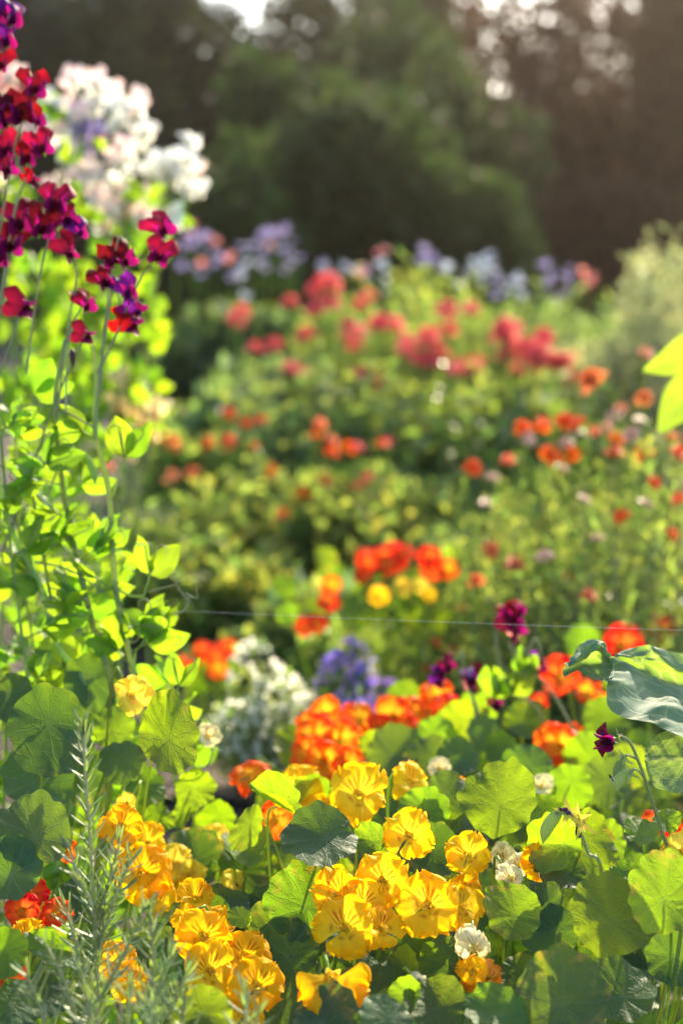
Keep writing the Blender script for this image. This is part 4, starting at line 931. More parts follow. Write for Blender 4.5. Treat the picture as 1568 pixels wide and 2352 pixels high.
# long upper leaf: rows run from base (right) to tip (left); columns from lower edge over the middle to the folded upper flap
put('leaf', sheet([
 [(1660, 1745, c0 - .03), (1660, 1690, c0), (1660, 1640, c0 + .02), (1655, 1600, c0 + .05), (1640, 1540, c0 + .05), (1630, 1500, c0 + .06)],
 [(1548, 1676, c0 - .03), (1565, 1640, c0), (1580, 1610, c0 + .025), (1580, 1575, c0 + .055), (1580, 1545, c0 + .05), (1585, 1500, c0 + .06)],
 [(1505, 1655, c0 - .03), (1525, 1610, c0), (1530, 1580, c0 + .03), (1522, 1555, c0 + .055), (1524, 1525, c0 + .045), (1520, 1488, c0 + .05)],
 [(1450, 1652, c0 - .035), (1470, 1600, c0 - .005), (1485, 1565, c0 + .03), (1490, 1548, c0 + .05), (1490, 1515, c0 + .04), (1490, 1480, c0 + .045)],
 [(1408, 1618, c0 - .035), (1430, 1570, c0 - .01), (1440, 1535, c0 + .025), (1445, 1525, c0 + .04), (1450, 1508, c0 + .035), (1450, 1486, c0 + .04)],
 [(1393, 1572, c0 - .03), (1402, 1548, c0 - .02), (1410, 1522, c0 + .01), (1414, 1512, c0 + .02), (1414, 1506, c0 + .025), (1414, 1499, c0 + .03)],
 [(1392, 1557, c0 - .01), (1395, 1540, c0 + .005), (1398, 1520, c0 + .02), (1400, 1510, c0 + .02), (1402, 1505, c0 + .025), (1403, 1500, c0 + .03)],
 [(1350, 1546, c0 + .0), (1358, 1526, c0 + .02), (1368, 1505, c0 + .015), (1380, 1484, c0 - .01), (1378, 1474, c0 + .005), (1376, 1465, c0 + .02)],
 [(1325, 1538, c0 - .005), (1330, 1526, c0 + .012), (1334, 1514, c0 + .008), (1340, 1502, c0 - .012), (1334, 1488, c0 + .0), (1330, 1476, c0 + .015)],
 [(1296, 1544, c0 - .015), (1298, 1539, c0 - .01), (1302, 1533, c0 - .01), (1306, 1526, c0 - .014), (1306, 1514, c0 - .005), (1309, 1502, c0 + .005)]], 1), cb)
put('leaf', sheet([
 [(1640, 1830, c0), (1650, 1790, c0 + .01), (1660, 1750, c0 + .02), (1660, 1710, c0 + .03), (1650, 1670, c0 + .03)],
 [(1575, 1825, c0 - .005), (1580, 1785, c0 + .005), (1585, 1745, c0 + .01), (1585, 1705, c0 + .02), (1580, 1668, c0 + .02)],
 [(1540, 1818, c0 - .01), (1540, 1780, c0), (1542, 1745, c0 + .005), (1545, 1708, c0 + .01), (1552, 1672, c0 + .015)],
 [(1505, 1808, c0 - .012), (1500, 1775, c0 - .01), (1505, 1745, c0 - .005), (1508, 1715, c0), (1512, 1688, c0 + .0)],
 [(1493, 1782, c0 - .015), (1484, 1760, c0 - .015), (1481, 1742, c0 - .01), (1482, 1724, c0 - .008), (1490, 1706, c0 - .005)]], 4, crease=.0014), cb)
put('leaf', sheet([
 [(1700, 1640, c0 + .08), (1700, 1590, c0 + .08), (1700, 1540, c0 + .09)], [(1600, 1620, c0 + .09), (1610, 1580, c0 + .1), (1620, 1540, c0 + .1)],
 [(1545, 1600, c0 + .095), (1550, 1570, c0 + .1), (1560, 1552, c0 + .1)], [(1524, 1568, c0 + .1), (1526, 1562, c0 + .1), (1530, 1557, c0 + .1)]], 2), cb)
V, F = tube(smooth_path([cb.location, P(1720, 1950, DC + .05), P(1700, 1760, DC + .02)], 10), np.linspace(.014, .009, 10), 8); put('stem', make_mesh('stem', V, F, M['cabbage']), cb)
for a_ in ((1660, 1670, DC + .01), (1655, 1750, DC + .02), (1700, 1590, DC + .08)):
    V, F = tube(smooth_path([P(1700, 1830, DC + .025), P(*a_)], 6), np.linspace(.005, .003, 6), 6); put('leaf_stalk', make_mesh('leaf_stalk', V, F, M['pea_stem']), cb)

# lime leaves reaching in on the right
def blade(pts, W, n_hint, mat, ns=14, ntt=9, fold=.2):
    q = smooth_path(pts, ns); T = np.gradient(q, axis=0); T /= np.linalg.norm(T, axis=1)[:, None]
    X = np.cross(T, np.array(list(n_hint))); X /= np.linalg.norm(X, axis=1)[:, None]; Z = np.cross(X, T)
    s = np.linspace(0, 1, ns)[:, None]; t = np.linspace(-1, 1, ntt)[None]
    prof = np.sin(np.pi * np.clip(.04 + .94 * s, 0, 1) ** .8) ** .8
    V = q[:, None, :] + (t * W * prof)[..., None] * X[:, None] + (fold * W * np.abs(t) * prof + .06 * W * np.sin(9 * s) * t)[..., None] * Z[:, None]
    return make_mesh('leaf', V.reshape(-1, 3), grid_faces(ns, ntt), mat, np.stack([s + 0 * t, t + 0 * s, 0 * s * t], -1).reshape(-1, 3))
sf = thing('sunflower_plant', 'tall plant at the right edge showing only two blurred glowing lime leaves', 'plant', on_ground(.62, 2.15))
put('leaf', blade([P(1660, 750, 2.05), P(1600, 795, 2.03), P(1540, 830, 2.02), P(1478, 850, 2.0)], .026, facing(P(1540, 830, 2), .1, .1), M['lime_leaf']), sf)
put('leaf', blade([P(1660, 850, 2.05), P(1605, 890, 2.03), P(1560, 930, 2.02), P(1514, 992, 2.0)], .034, facing(P(1540, 900, 2), -.1, .2), M['lime_leaf']), sf)
V, F = tube(smooth_path([sf.location, P(1690, 1200, 2.08), P(1670, 700, 2.08)], 12), np.linspace(.008, .004, 12), 7); put('stem', make_mesh('stem', V, F, M['pea_stem']), sf)
V, F = tube(smooth_path([P(1674, 790, 2.08), P(1660, 750, 2.05)], 4), .002, 6); put('leaf_stalk', make_mesh('leaf_stalk', V, F, M['pea_stem']), sf)
V, F = tube(smooth_path([P(1676, 890, 2.08), P(1660, 850, 2.05)], 4), .002, 6); put('leaf_stalk', make_mesh('leaf_stalk', V, F, M['pea_stem']), sf)

# ------------------------------------------------------------------ bushes and beds behind
LEAF = np.array([(0, 0, 0), (-.3, .45, .1), (0, .5, 0), (.3, .45, .1), (0, 1, -.08)], float)
LEAF_F = np.array([(0, 2, 1, 1), (0, 3, 2, 2), (1, 2, 4, 4), (2, 3, 4, 4)])[:, :3]
THIN = LEAF * np.array([.45, 1, 1])
DIA = np.array([(0, 0, 0), (-.32, .5, .06), (0, 1, 0), (.32, .5, .06)], float); DIA_F = np.array([(0, 3, 2, 1)])

def leaves_mesh(name, pos, leafL, mat, tpl=LEAF, tf=LEAF_F, up=.5, out=None, jit=.5, droop=0):
    n = len(pos)
    dv = rng.normal(0, jit, (n, 3)); dv[:, 2] += up
    if out is not None: dv += out
    nm = rng.normal(0, .6, (n, 3)); nm[:, 2] += .6
    V, F, S = instance(tpl, tf, pos, rots(dv, nm), leafL * rng.uniform(.6, 1.3, n))
    return make_mesh(name, V, F, mat, smooth=False)

def lumpy(n, c, rad, lumps=14, fill=.55, flat_bottom=True, seed=0):
    """points through a volume made of lumps"""
    r = np.random.default_rng(seed)
    lc = r.normal(0, 1, (lumps, 3)); lc /= np.linalg.norm(lc, axis=1)[:, None]; lc *= r.uniform(.35, .8, lumps)[:, None]
    if flat_bottom: lc[:, 2] = np.abs(lc[:, 2]) * 1.1 - .35
    lr = r.uniform(.25, .48, lumps)
    k = r.integers(0, lumps, n)
    d = r.normal(0, 1, (n, 3)); d /= np.linalg.norm(d, axis=1)[:, None]
    q = lc[k] + d * (lr[k] * r.uniform(fill, 1, n) ** .5)[:, None]
    return np.array(c) + q * np.array(rad), d

def stems_mesh(name, base, tips, r0, r1, mat):
    A = Acc()
    for t in tips:
        b = Vector(base) + Vector((random.gauss(0, .04), random.gauss(0, .04), 0)); t = Vector(t)
        V, F = tube(smooth_path([b, b.lerp(t, .5) + Vector((random.gauss(0, .02), random.gauss(0, .02), .03)), t], 6), np.linspace(r0, r1, 6), 5); A.add(V, F)
    return A.mesh(name, [mat])

def gm(k, cr, ct, tf=.5, rough=.4, spec=.4, var=.4, huevar=.03): M[k] = leafmat(k, cr, ct, tf, rough, spec, var, huevar)
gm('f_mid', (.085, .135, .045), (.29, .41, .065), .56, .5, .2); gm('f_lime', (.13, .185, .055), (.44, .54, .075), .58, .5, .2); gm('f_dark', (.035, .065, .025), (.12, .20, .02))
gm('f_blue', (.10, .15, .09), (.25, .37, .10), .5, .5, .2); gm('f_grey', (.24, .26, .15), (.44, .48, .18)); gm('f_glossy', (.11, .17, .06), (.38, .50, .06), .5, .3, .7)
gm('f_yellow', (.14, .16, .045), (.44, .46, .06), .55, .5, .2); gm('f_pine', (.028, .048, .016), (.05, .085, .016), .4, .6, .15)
gm('f_black', (.02, .03, .014), (.04, .06, .012), .35, .6, .15); gm('f_flare_brown', (.085, .045, .025), (.14, .065, .03), .45, .6, .15); gm('f_olive', (.035, .05, .018), (.09, .10, .02), .45, .6, .15)  # brown foliage: tint of the lens flare veil put into its colour
gm('h_red', (.74, .09, .10), (.88, .14, .14), .45, .5, .2, .15, .01); gm('h_tagetes', (.75, .10, .01), (.92, .16, .01), .45, .5, .2, .2, .012); gm('h_pinkish', (.5, .28, .2), (.6, .35, .25), .4)
gm('h_white', (.88, .88, .80), (.96, .94, .82), .75, .45, .3, .08, .01); gm('h_lobelia', (.36, .22, .85), (.55, .36, .95), .6, .5, .2, .25, .03)
gm('h_coral', (.62, .16, .05), (.85, .28, .08), .45, .5, .2, .2, .02)

def petal_head(name, mat, n1=16, n2=10, dome=.6, lay=2, w=.2):
    """shaggy round flower head, unit radius, Z up"""
    A = Acc(); r = np.random.default_rng(len(name))
    for l in range(lay):
        n = n1 - l * 4
        for k in range(n):
            a = k * 2 * math.pi / n + l * .3 + r.uniform(-.1, .1); L = (1 - .28 * l) * r.uniform(.85, 1.1)
            s = np.linspace(0, 1, 4)[:, None]; t = np.linspace(-1, 1, 3)[None]
            x = t * w * np.sin(np.pi * (.15 + .75 * s)); y = .1 + s * L; z = dome * .3 * l + dome * np.sin(s * 2.2) * .45 - .35 * s ** 2 * (1 if l == 0 else .3) + .05 * np.abs(t)
            V = np.stack([math.cos(a) * x - math.sin(a) * y, math.sin(a) * x + math.cos(a) * y, z + 0 * x], -1).reshape(-1, 3); A.add(V, grid_faces(4, 3))
    th = np.linspace(0, 2 * np.pi, 8, endpoint=False); 
    V, F = tube(np.array([(0, 0, -.25), (0, 0, -.05), (0, 0, .3 * dome + .25), (0, 0, .3 * dome + .4)]), [.12, .3, .3, .02], 8); A.add(V, F)
    return A.mesh(name, [mat])
HEAD = {'red': petal_head('flower_head', M['h_red'], 18, 10, .9, 3, .16), 'tag': petal_head('flower_heads', M['h_tagetes'], 14, 8, .9, 3, .3), 'pinkish': petal_head('spent_head', M['h_pinkish'], 11, 8, .9, 2, .3), 'coral': petal_head('coral_head', M['h_coral'], 14, 8, .9, 3, .3)}

def bush(name, label, cat, px, d, half_w, z0, z1, n, leafL, mat, group=None, seed=0, depth=None, lumps=16, tpl=LEAF, tf=LEAF_F, up=.5, jit=.5, fill=.3, mat2=None):
    c = P(px, 1176, d); base = on_ground(c.x, c.y)
    o = thing(name, label, cat, base, group)
    pos, out = lumpy(n, (c.x, c.y, (z0 + z1) / 2), (half_w, depth or half_w, (z1 - z0) / 2 * 1.05), lumps, fill, seed=seed)
    pos[:, 2] = np.maximum(pos[:, 2], base.z + .01)
    if mat2:
        h = rng.random(n) < .5
        f = put('foliage', leaves_mesh('foliage', pos[h], leafL, M[mat], tpl, tf, up, out[h] * .5, jit), o)
        put('young_leaves', leaves_mesh('young_leaves', pos[~h], leafL, M[mat2], tpl, tf, up, out[~h] * .5, jit), o)
    else: put('foliage', leaves_mesh('foliage', pos, leafL, M[mat], tpl, tf, up, out * .5, jit), o)
    tips = pos[rng.integers(0, n, 14)]
    put('stems', stems_mesh('stems', base, tips, .006, .002, M['f_mid']), o)
    return o, base

def upright(name, label, cat, px, d, hw, depth, z1, nst, per, leafL, mat, mat2, group=None, tpl=THIN, edge=.35, up=.7, low=.1):
    """plant of many upright stems clothed in small leaves"""
    c = P(px, 1176, d); base = on_ground(c.x, c.y); o = thing(name, label, cat, base, group)
    pos = []; out = []; A = Acc()
    for k in range(nst):
        u, v = random.uniform(-1, 1), random.uniform(-1, 1)
        if u * u + v * v > 1.15: continue
        foot = Vector((c.x + .6 * u * hw, c.y + .6 * v * depth, base.z)); h = z1 * random.uniform(.6, 1.1) * (1 - edge * (u * u + v * v) ** 1.2)
        top = Vector((c.x + u * hw * 1.05 + random.gauss(0, .02), c.y + v * depth * 1.05, base.z + max(.05, h - base.z)))
        mid = foot.lerp(top, .5) + Vector((random.gauss(0, .015), random.gauss(0, .015), .01))
        q = smooth_path([foot, mid, top], per)
        V, F = tube(q[::max(1, per // 6)], .0013, 4); A.add(V, F)
        for i in range(int(per * low), per): pos.append(q[i] + rng.normal(0, .008, 3)); out.append((random.gauss(0, .7), random.gauss(0, .7), 0))
    pos = np.array(pos); out = np.array(out); h = rng.random(len(pos)) < .5
    put('foliage', leaves_mesh('foliage', pos[h], leafL, M[mat], tpl, LEAF_F, up, out[h], .35), o)
    put('young_leaves', leaves_mesh('young_leaves', pos[~h], leafL, M[mat2], tpl, LEAF_F, up, out[~h], .35), o)
    put('stems', A.mesh('stems', [M['pea_stalk']]), o)
    return o, base

def heads(o, base, lst, kind, sc, d, name='flower_head', tilt=.5, stem=.003, smat='f_mid', foot=None):
    for q in lst:
        x, y = q[:2]; dd = d + random.uniform(-.15, .15); p = P(x, y, dd)
        n = Vector((random.gauss(0, tilt), random.gauss(-.2, tilt), 1)).normalized()
        h = put(name, HEAD[kind], o, frame(p, n, (0, 1, .2), random.uniform(0, 6), sc * random.uniform(.8, 1.15)))
        b = Vector((p.x + random.gauss(0, .03), p.y + random.gauss(0, .03), max(base.z, p.z - (foot or .35))))
        V, F = tube(smooth_path([b, b.lerp(p, .6) + Vector((random.gauss(0, .01), 0, 0)), p - n * sc * .2], 6), stem, 5); put('stalk', make_mesh('stalk', V, F, M[smat]), o)

# scarlet bee balm clumps
GB = 'scarlet bee balm clumps in mid garden'
MON = [
 ('bee balm clump with the highest scarlet heads, left of the feathery green mound', 700, 4.9, [(552, 720), (665, 700), (740, 650), (728, 668), (728, 712), (705, 775), (630, 792), (585, 806), (685, 858), (740, 908), (755, 645), (760, 700)]),
 ('bee balm clump with crowded scarlet heads in the centre, above white glinting leaves', 860, 4.8, [(830, 705), (800, 750), (820, 770), (880, 745), (905, 750), (860, 745), (930, 790), (830, 860), (860, 875), (795, 780)]),
 ('bee balm clump with flat topped coral red heads right of the centre', 1030, 4.8, [(1020, 720), (1080, 715), (1000, 768), (1030, 760), (980, 775), (985, 830), (1010, 820), (1075, 835), (1050, 855), (1100, 840), (960, 830)]),
 ('bee balm clump with dense coral red heads at the right end of the scarlet row', 1210, 4.7, [(1160, 745), (1180, 755), (1150, 775), (1170, 780), (1248, 778), (1200, 800), (1240, 815), (1215, 825), (1265, 830), (1310, 828), (1290, 835), (1185, 855), (1240, 840), (1165, 815)])]
for k, (lab, px, d, hs) in enumerate(MON):
    o, b = upright('bee_balm', lab, 'bee balm', px, d, .32, .35, .62, 130, 26, .06, 'f_mid', 'f_glossy' if k else 'f_blue', GB, LEAF, up=.3, edge=.2)
    hs = hs + [(x + random.gauss(0, 22), y + random.gauss(6, 14)) for x, y in hs[::2]]
    heads(o, b, hs, 'red', .037, d, 'flower_head', .35, .0035)
# row of glossy leaves under the scarlet heads
for k, (px, lab) in enumerate([(860, 'glossy leaved plant under the central bee balm, all pale round glints'), (1040, 'glossy leaved plant under the right bee balm heads'), (1190, 'glossy leaved plant between bee balm and marigold bush')]):
    bush('leafy_plant', lab, 'plant', px, 4.2 + .1 * k, .28, .0, .46, 2400, .035, 'f_glossy', None, 30 + k, .3, 16, up=.2, mat2='f_mid')
# marigold bush at the right
GM = 'feathery marigold bushes on the right'
tagL = [(1330, 978), (1295, 970), (1362, 995), (1415, 1010), (1410, 1045), (1310, 1050), (1200, 985), (1245, 975), (1475, 1045), (1165, 1060), (1260, 1040), (1425, 940), (1480, 915), (1480, 815), (1285, 920), (1430, 1050), (1545, 1010), (1555, 1045)]
o, b = upright('marigold_bush', 'tallest feathery marigold bush by the right edge, its orange heads on long stalks', 'marigold', 1440, 2.85, .24, .3, .64, 260, 34, .032, 'f_lime', 'f_mid', GM)
heads(o, b, tagL[:9], 'tag', .019, 2.85, tilt=.5, stem=.002, foot=.16); heads(o, b, [(1365, 880)], 'coral', .034, 2.8, tilt=.6, stem=.0035, foot=.2); heads(o, b, tagL[11:14], 'coral', .018, 2.85, stem=.0025, foot=.25)
heads(o, b, [(1340, 1000), (1300, 1020), (1450, 1000), (1390, 985), (1470, 970), (1410, 960), (1290, 1080)], 'pinkish', .016, 2.8, 'spent_head', .6, .002, foot=.15)
o, b = upright('marigold_bush', 'feathery marigold bush left of the tallest one, leaning over the soil gap', 'marigold', 1210, 2.95, .22, .3, .54, 240, 32, .032, 'f_lime', 'f_mid', GM)
heads(o, b, [(1200, 985), (1165, 1060), (1245, 985), (1260, 1045), (1120, 1260), (1085, 1075)], 'tag', .018, 2.9, stem=.002, foot=.15); heads(o, b, [(1115, 1160), (1130, 1100), (1210, 1010)], 'pinkish', .018, 2.85, 'spent_head', stem=.002, foot=.2)
o, b = upright('marigold_bush', 'low feathery marigold bush at the right edge below the tallest one', 'marigold', 1500, 2.55, .22, .26, .50, 240, 32, .03, 'f_mid', 'f_glossy', GM)
heads(o, b, [(1545, 1010), (1555, 1045), (1500, 1110), (1560, 1150), (1540, 1230), (1430, 1190), (1300, 1330)], 'tag', .016, 2.55, stem=.002, foot=.12)
heads(o, b, [(1370, 1240), (1480, 1160), (1340, 1150), (1250, 1280)], 'pinkish', .014, 2.55, 'spent_head', stem=.002, foot=.12)
o, b = upright('marigold_bush', 'low feathery marigold bush in front, speckled with pale glints above the raspberry sweet pea', 'marigold', 1290, 2.6, .22, .26, .44, 240, 32, .03, 'f_mid', 'f_glossy', GM)
heads(o, b, [(1095, 1340), (1125, 1265), (1180, 1300), (1350, 1370)], 'coral', .018, 2.55, stem=.002, foot=.12)
o, b = upright('marigold_bush', 'thin feathery marigold bush behind the lobelia, sprinkled with small orange buds', 'marigold', 1060, 2.8, .17, .24, .33, 170, 28, .03, 'f_mid', 'f_lime', GM)
heads(o, b, [(1040, 1500), (1000, 1480), (980, 1540), (1080, 1450), (1060, 1400)], 'coral', .012, 2.7, stem=.0015, foot=.12)
# alyssum and lobelia mounds
def mound(label, cat, name, px, d, hw, h, nleaf, nfl, fmat, seed):
    o, b = bush(name, label, cat, px, d, hw, -.02, h, nleaf, .022, 'f_mid', None, seed, hw, 14, up=.5)
    pos, out = lumpy(nfl, (b.x, b.y, (h - .02) / 2), (hw * 1.04, hw * 1.04, (h + .02) / 2 * 1.1), 14, .8, seed=seed); pos[:, 2] = np.maximum(pos[:, 2], .03)
    keep = (out[:, 2] > -.2) & (rng.random(nfl) < .35 + pos[:, 2] / h)
    n = keep.sum(); A = Acc()
    fl = np.concatenate([[(0, 0, 0)], [(math.cos(a) * (1 if k % 2 else .45), math.sin(a) * (1 if k % 2 else .45), .15) for k, a in enumerate(np.linspace(0, 2 * np.pi, 10, endpoint=False))]])
    ff = np.array([(0, 1 + k, 1 + (k + 1) % 10) for k in range(10)])
    V, F, S = instance(fl, ff, pos[keep], rots(rng.normal(0, 1, (n, 3)), rng.normal(0, .8, (n, 3)) + np.array([0, -.8, -.1])), .0095 * rng.uniform(.7, 1.3, n))
    bl = put('blossoms', make_mesh('blossoms', V, F, M[fmat], smooth=False), o); bl['kind'] = 'stuff'
    return o
mound('low mound of white sweet alyssum in bloom beside the path', 'alyssum', 'alyssum_plant', 600, 2.6, .12, .32, 1300, 1300, 'h_white', 50)
mound('low mound of violet blue lobelia right of the white alyssum', 'lobelia', 'lobelia_plant', 810, 2.5, .115, .35, 1700, 1300, 'h_lobelia', 51)
mound('thin tuft of white alyssum tucked behind the lobelia', 'alyssum', 'alyssum_plant', 745, 3.05, .09, .24, 600, 120, 'h_white', 52)
# mid-left beds
GC = 'orange flowering bedding plants in the left middle bed'
for k, (lab, px, d, hw, z1, hs, kd) in enumerate([
  ('bedding plant with orange red flowers rising left of the bee balm', 620, 4.1, .25, .42, [(605, 960), (540, 960), (560, 985), (490, 1000), (500, 1020), (635, 1080), (520, 1000), (475, 1030), (590, 1000)], 'tag'),
  ('bedding plant with a vertical spray of orange flowers under the centre of the bee balm', 760, 4.0, .25, .40, [(732, 962), (730, 1000), (725, 1025), (765, 1055), (738, 1095), (735, 1110), (700, 1140), (820, 1030), (890, 1020), (770, 1060), (672, 1175), (680, 1150), (740, 985)], 'tag'),
  ('bedding plant with amber orange flowers beside the sweet pea leaves', 440, 3.9, .2, .36, [(420, 1040), (400, 1020), (430, 1070), (380, 1090), (255, 1090), (265, 1100), (460, 1010), (440, 1100)], 'coral'),
  ('bedding plant with dark red flowers right of the orange spray', 880, 4.1, .22, .36, [(830, 1110), (810, 1120), (820, 1040), (895, 1030), (860, 1120)], 'red')]):
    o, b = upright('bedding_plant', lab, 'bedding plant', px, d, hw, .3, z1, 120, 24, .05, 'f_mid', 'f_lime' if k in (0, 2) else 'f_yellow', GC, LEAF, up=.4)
    heads(o, b, [(x + random.gauss(0, 16), y + random.gauss(0, 16)) for x, y in hs], kd, .019, d - .1, stem=.0025, foot=.15)
for k, (lab, px, d, hw, z1, m1, m2, L) in enumerate([
  ('broad leaved yellow green plant beside the tip of the crimson sweet pea tendrils', 520, 3.6, .2, .28, 'f_yellow', 'f_mid', .05),
  ('leafy vegetable plant with pale sunlit leaves in front of the dark soil gap', 690, 3.35, .19, .25, 'f_lime', 'f_blue', .06),
  ('leafy green plant in shade left of the soil path', 420, 3.7, .22, .26, 'f_mid', 'f_glossy', .05),
  ('low dark leafy plant above the bare soil', 560, 3.5, .19, .16, 'f_mid', 'f_dark', .05),
  ('green leafy plant in front of the scarlet nasturtium mound', 780, 3.1, .13, .20, 'f_lime', 'f_mid', .045),
  ('dim green plant in the shady gap right of centre', 950, 3.9, .22, .30, 'f_blue', 'f_mid', .05),
  ('low dark plant behind the lobelia and the silk thread', 640, 3.25, .13, .10, 'f_dark', 'f_mid', .04),
  ('tall blue green plant left of the bee balm', 470, 5.2, .30, .68, 'f_blue', 'f_mid', .07),
  ('tall shaded green plant under the violet flowers', 600, 5.5, .3, .78, 'f_blue', 'f_dark', .07),
  ('bright green plant standing in the dark gap beside the pale sweet peas', 420, 4.6, .14, .50, 'f_mid', 'f_lime', .06)]):
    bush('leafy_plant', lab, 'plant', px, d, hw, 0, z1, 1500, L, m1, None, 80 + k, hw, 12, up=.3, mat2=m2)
# feathery green mound and grey shrub
upright('fennel_plant', 'soft feathery green mound behind the bee balm heads', 'fennel', 930, 6.0, .48, .4, .92, 420, 34, .06, 'f_lime', 'f_mid')
upright('fennel_plant', 'dim feathery green mound right of the bee balm row', 'fennel', 1290, 6.0, .48, .4, .84, 380, 32, .06, 'f_mid', 'f_blue')
c = P(1490, 1176, 5.0); ob = on_ground(c.x, c.y)
gs = thing('grey_shrub', 'silvery grey green shrub of upright spikes at the right', 'shrub', ob)
pos = []; out = []
for k in range(80):
    bx, by = c.x + random.gauss(0, .15), c.y + random.gauss(0, .15); hgt = .70 + .42 * max(math.exp(-((bx - c.x + .05) / .05) ** 2), math.exp(-((bx - c.x - .06) / .05) ** 2)) * random.uniform(.55, 1) 
    for j in range(95):
        u = random.random() ** .7; pos.append((bx + random.gauss(0, .02), by + random.gauss(0, .02), ob.z + u * hgt)); out.append((random.gauss(0, .6), random.gauss(0, .6), .2))
put('foliage', leaves_mesh('foliage', np.array(pos), .045, M['f_grey'], THIN, LEAF_F, .5, np.array(out), .4), gs)
put('stems', stems_mesh('stems', ob, [pos[i] for i in range(60, len(pos), 200)], .008, .003, M['bark']), gs)
bush('grey_shrub', 'low grey green shrub at the foot of the silvery spikes', 'shrub', 1450, 4.4, .2, .05, .5, 2600, .04, 'f_grey', None, 103, .3, 16, THIN, up=.6, mat2='f_mid')
# distant flowering sweet pea row
GD = 'flowering sweet pea bushes in the far row'
FAR = [('far sweet pea bush with lavender flowers, left of the dark tree foot', 470, 6.4, [(440, 545, 'violet'), (455, 570, 'violet'), (465, 550, 'lavender'), (430, 530, 'rose'), (420, 590, 'lavender'), (480, 600, 'pinkmag'), (450, 600, 'lavender'), (400, 570, 'violet'), (490, 580, 'violet'), (400, 610, 'lavender')]),
       ('far sweet pea bush with white and mauve flowers between two lavender ones', 560, 6.4, [(520, 595, 'pinkmag'), (560, 605, 'pale'), (575, 590, 'pale'), (590, 610, 'lavender'), (545, 590, 'lavender'), (530, 640, 'violet'), (565, 650, 'pale'), (510, 610, 'violet')]),
       ('tallest far sweet pea bush, crowned with lavender flowers', 640, 6.4, [(610, 545, 'lavender'), (625, 530, 'lavender'), (650, 545, 'lavender'), (640, 565, 'violet'), (670, 570, 'lavender'), (660, 585, 'lavender'), (600, 560, 'lavender'), (635, 550, 'pinkmag'), (680, 590, 'lavender'), (665, 605, 'lavender'), (615, 575, 'lavender')]),
       ('far sweet pea bush with one white and one magenta tuft above the bee balm', 790, 6.6, [(750, 605, 'pale'), (765, 615, 'pale'), (742, 620, 'lavender'), (825, 620, 'pinkmag'), (835, 635, 'violet'), (820, 640, 'lavender'), (885, 572, 'pinkmag'), (880, 630, 'pale'), (890, 645, 'white'), (760, 635, 'lavender')]),
       ('far sweet pea bush with violet flowers above the feathery mound', 985, 6.7, [(960, 580, 'violet'), (975, 590, 'lavender'), (990, 595, 'lavender'), (1000, 605, 'lavender'), (985, 610, 'lavender'), (1020, 620, 'pale'), (1030, 640, 'pale'), (970, 600, 'lavender')]),
       ('far sweet pea bush massed with white flowers', 1130, 6.6, [(1085, 615, 'pale'), (1100, 605, 'pale'), (1120, 615, 'pale'), (1140, 625, 'pale'), (1110, 635, 'pale'), (1160, 645, 'lavender'), (1190, 650, 'pale'), (1170, 665, 'pale'), (1150, 640, 'lavender'), (1090, 635, 'pale'), (1130, 690, 'lavender'), (1200, 665, 'pale'), (1175, 640, 'pale'), (1130, 605, 'pale')]),
       ('far sweet pea bush with lavender tufts and one red tuft left of the silvery spikes', 1290, 6.7, [(1255, 625, 'lavender'), (1265, 640, 'lavender'), (1275, 650, 'lavender'), (1310, 635, 'lavender'), (1305, 650, 'lavender'), (1360, 640, 'rose'), (1355, 650, 'rose'), (1250, 640, 'lavender'), (1340, 645, 'rose')])]
for k, (lab, px, d, fl) in enumerate(FAR):
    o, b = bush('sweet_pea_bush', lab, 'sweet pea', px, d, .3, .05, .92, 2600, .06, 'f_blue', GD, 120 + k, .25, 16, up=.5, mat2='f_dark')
    for (x, y, c) in fl:
        p0 = P(x, y, d - .1)
        for j in range(2):
            p = p0 + Vector((random.gauss(0, .02), random.gauss(0, .03), random.gauss(0, .025)))
            f = put('flower', random.choice(PF[c][0]), o, frame(p, facing(p, random.uniform(-.8, .8), random.uniform(-.2, .6)), (0, 0, 1), R(random.uniform(-30, 30)), random.uniform(.027, .036)))
        bb = Vector((p0.x, p0.y + .05, max(.2, p0.z - .25)))
        V, F = tube(smooth_path([bb, p0], 4), .002, 5); put('flower_stalk', make_mesh('flower_stalk', V, F, M['f_mid']), o)

# ------------------------------------------------------------------ trees
def tree(name, label, cat, px, d, hw, z0, z1, n, leafL, mat, seed, group=None, lumps=26, fill=.35, trunk_r=.12, depth=None, lumpr=None, mat2=None):
    c = P(px, 1176, d); base = Vector((c.x, c.y, -.01))
    o = thing(name, label, cat, base, group)
    pos, out = lumpy(n, (c.x, c.y, (z0 + z1) / 2), (hw, depth or hw, (z1 - z0) / 2 * 1.15), lumps, fill, False, seed)
    pos[:, 2] = np.maximum(pos[:, 2], .05)
    cr = put('crown', leaves_mesh('crown', pos, leafL, M[mat], DIA, DIA_F, .0, out * .6, .6), o)
    A = Acc(); top = base + Vector((0, 0, z0 + (z1 - z0) * .7))
    V, F = tube(smooth_path([base, base.lerp(top, .5) + Vector((.1, 0, 0)), top], 10), np.linspace(trunk_r, trunk_r * .3, 10), 10); A.add(V, F)
    for k in range(9):
        b = base.lerp(top, random.uniform(.3, .95)); t = Vector(pos[random.randrange(n)])
        V, F = tube(smooth_path([b, b.lerp(t, .5) + Vector((0, 0, .15)), t], 7), np.linspace(trunk_r * .35, trunk_r * .08, 7), 6); A.add(V, F)
    put('trunk', A.mesh('trunk', [M['bark']]), o)
    return o
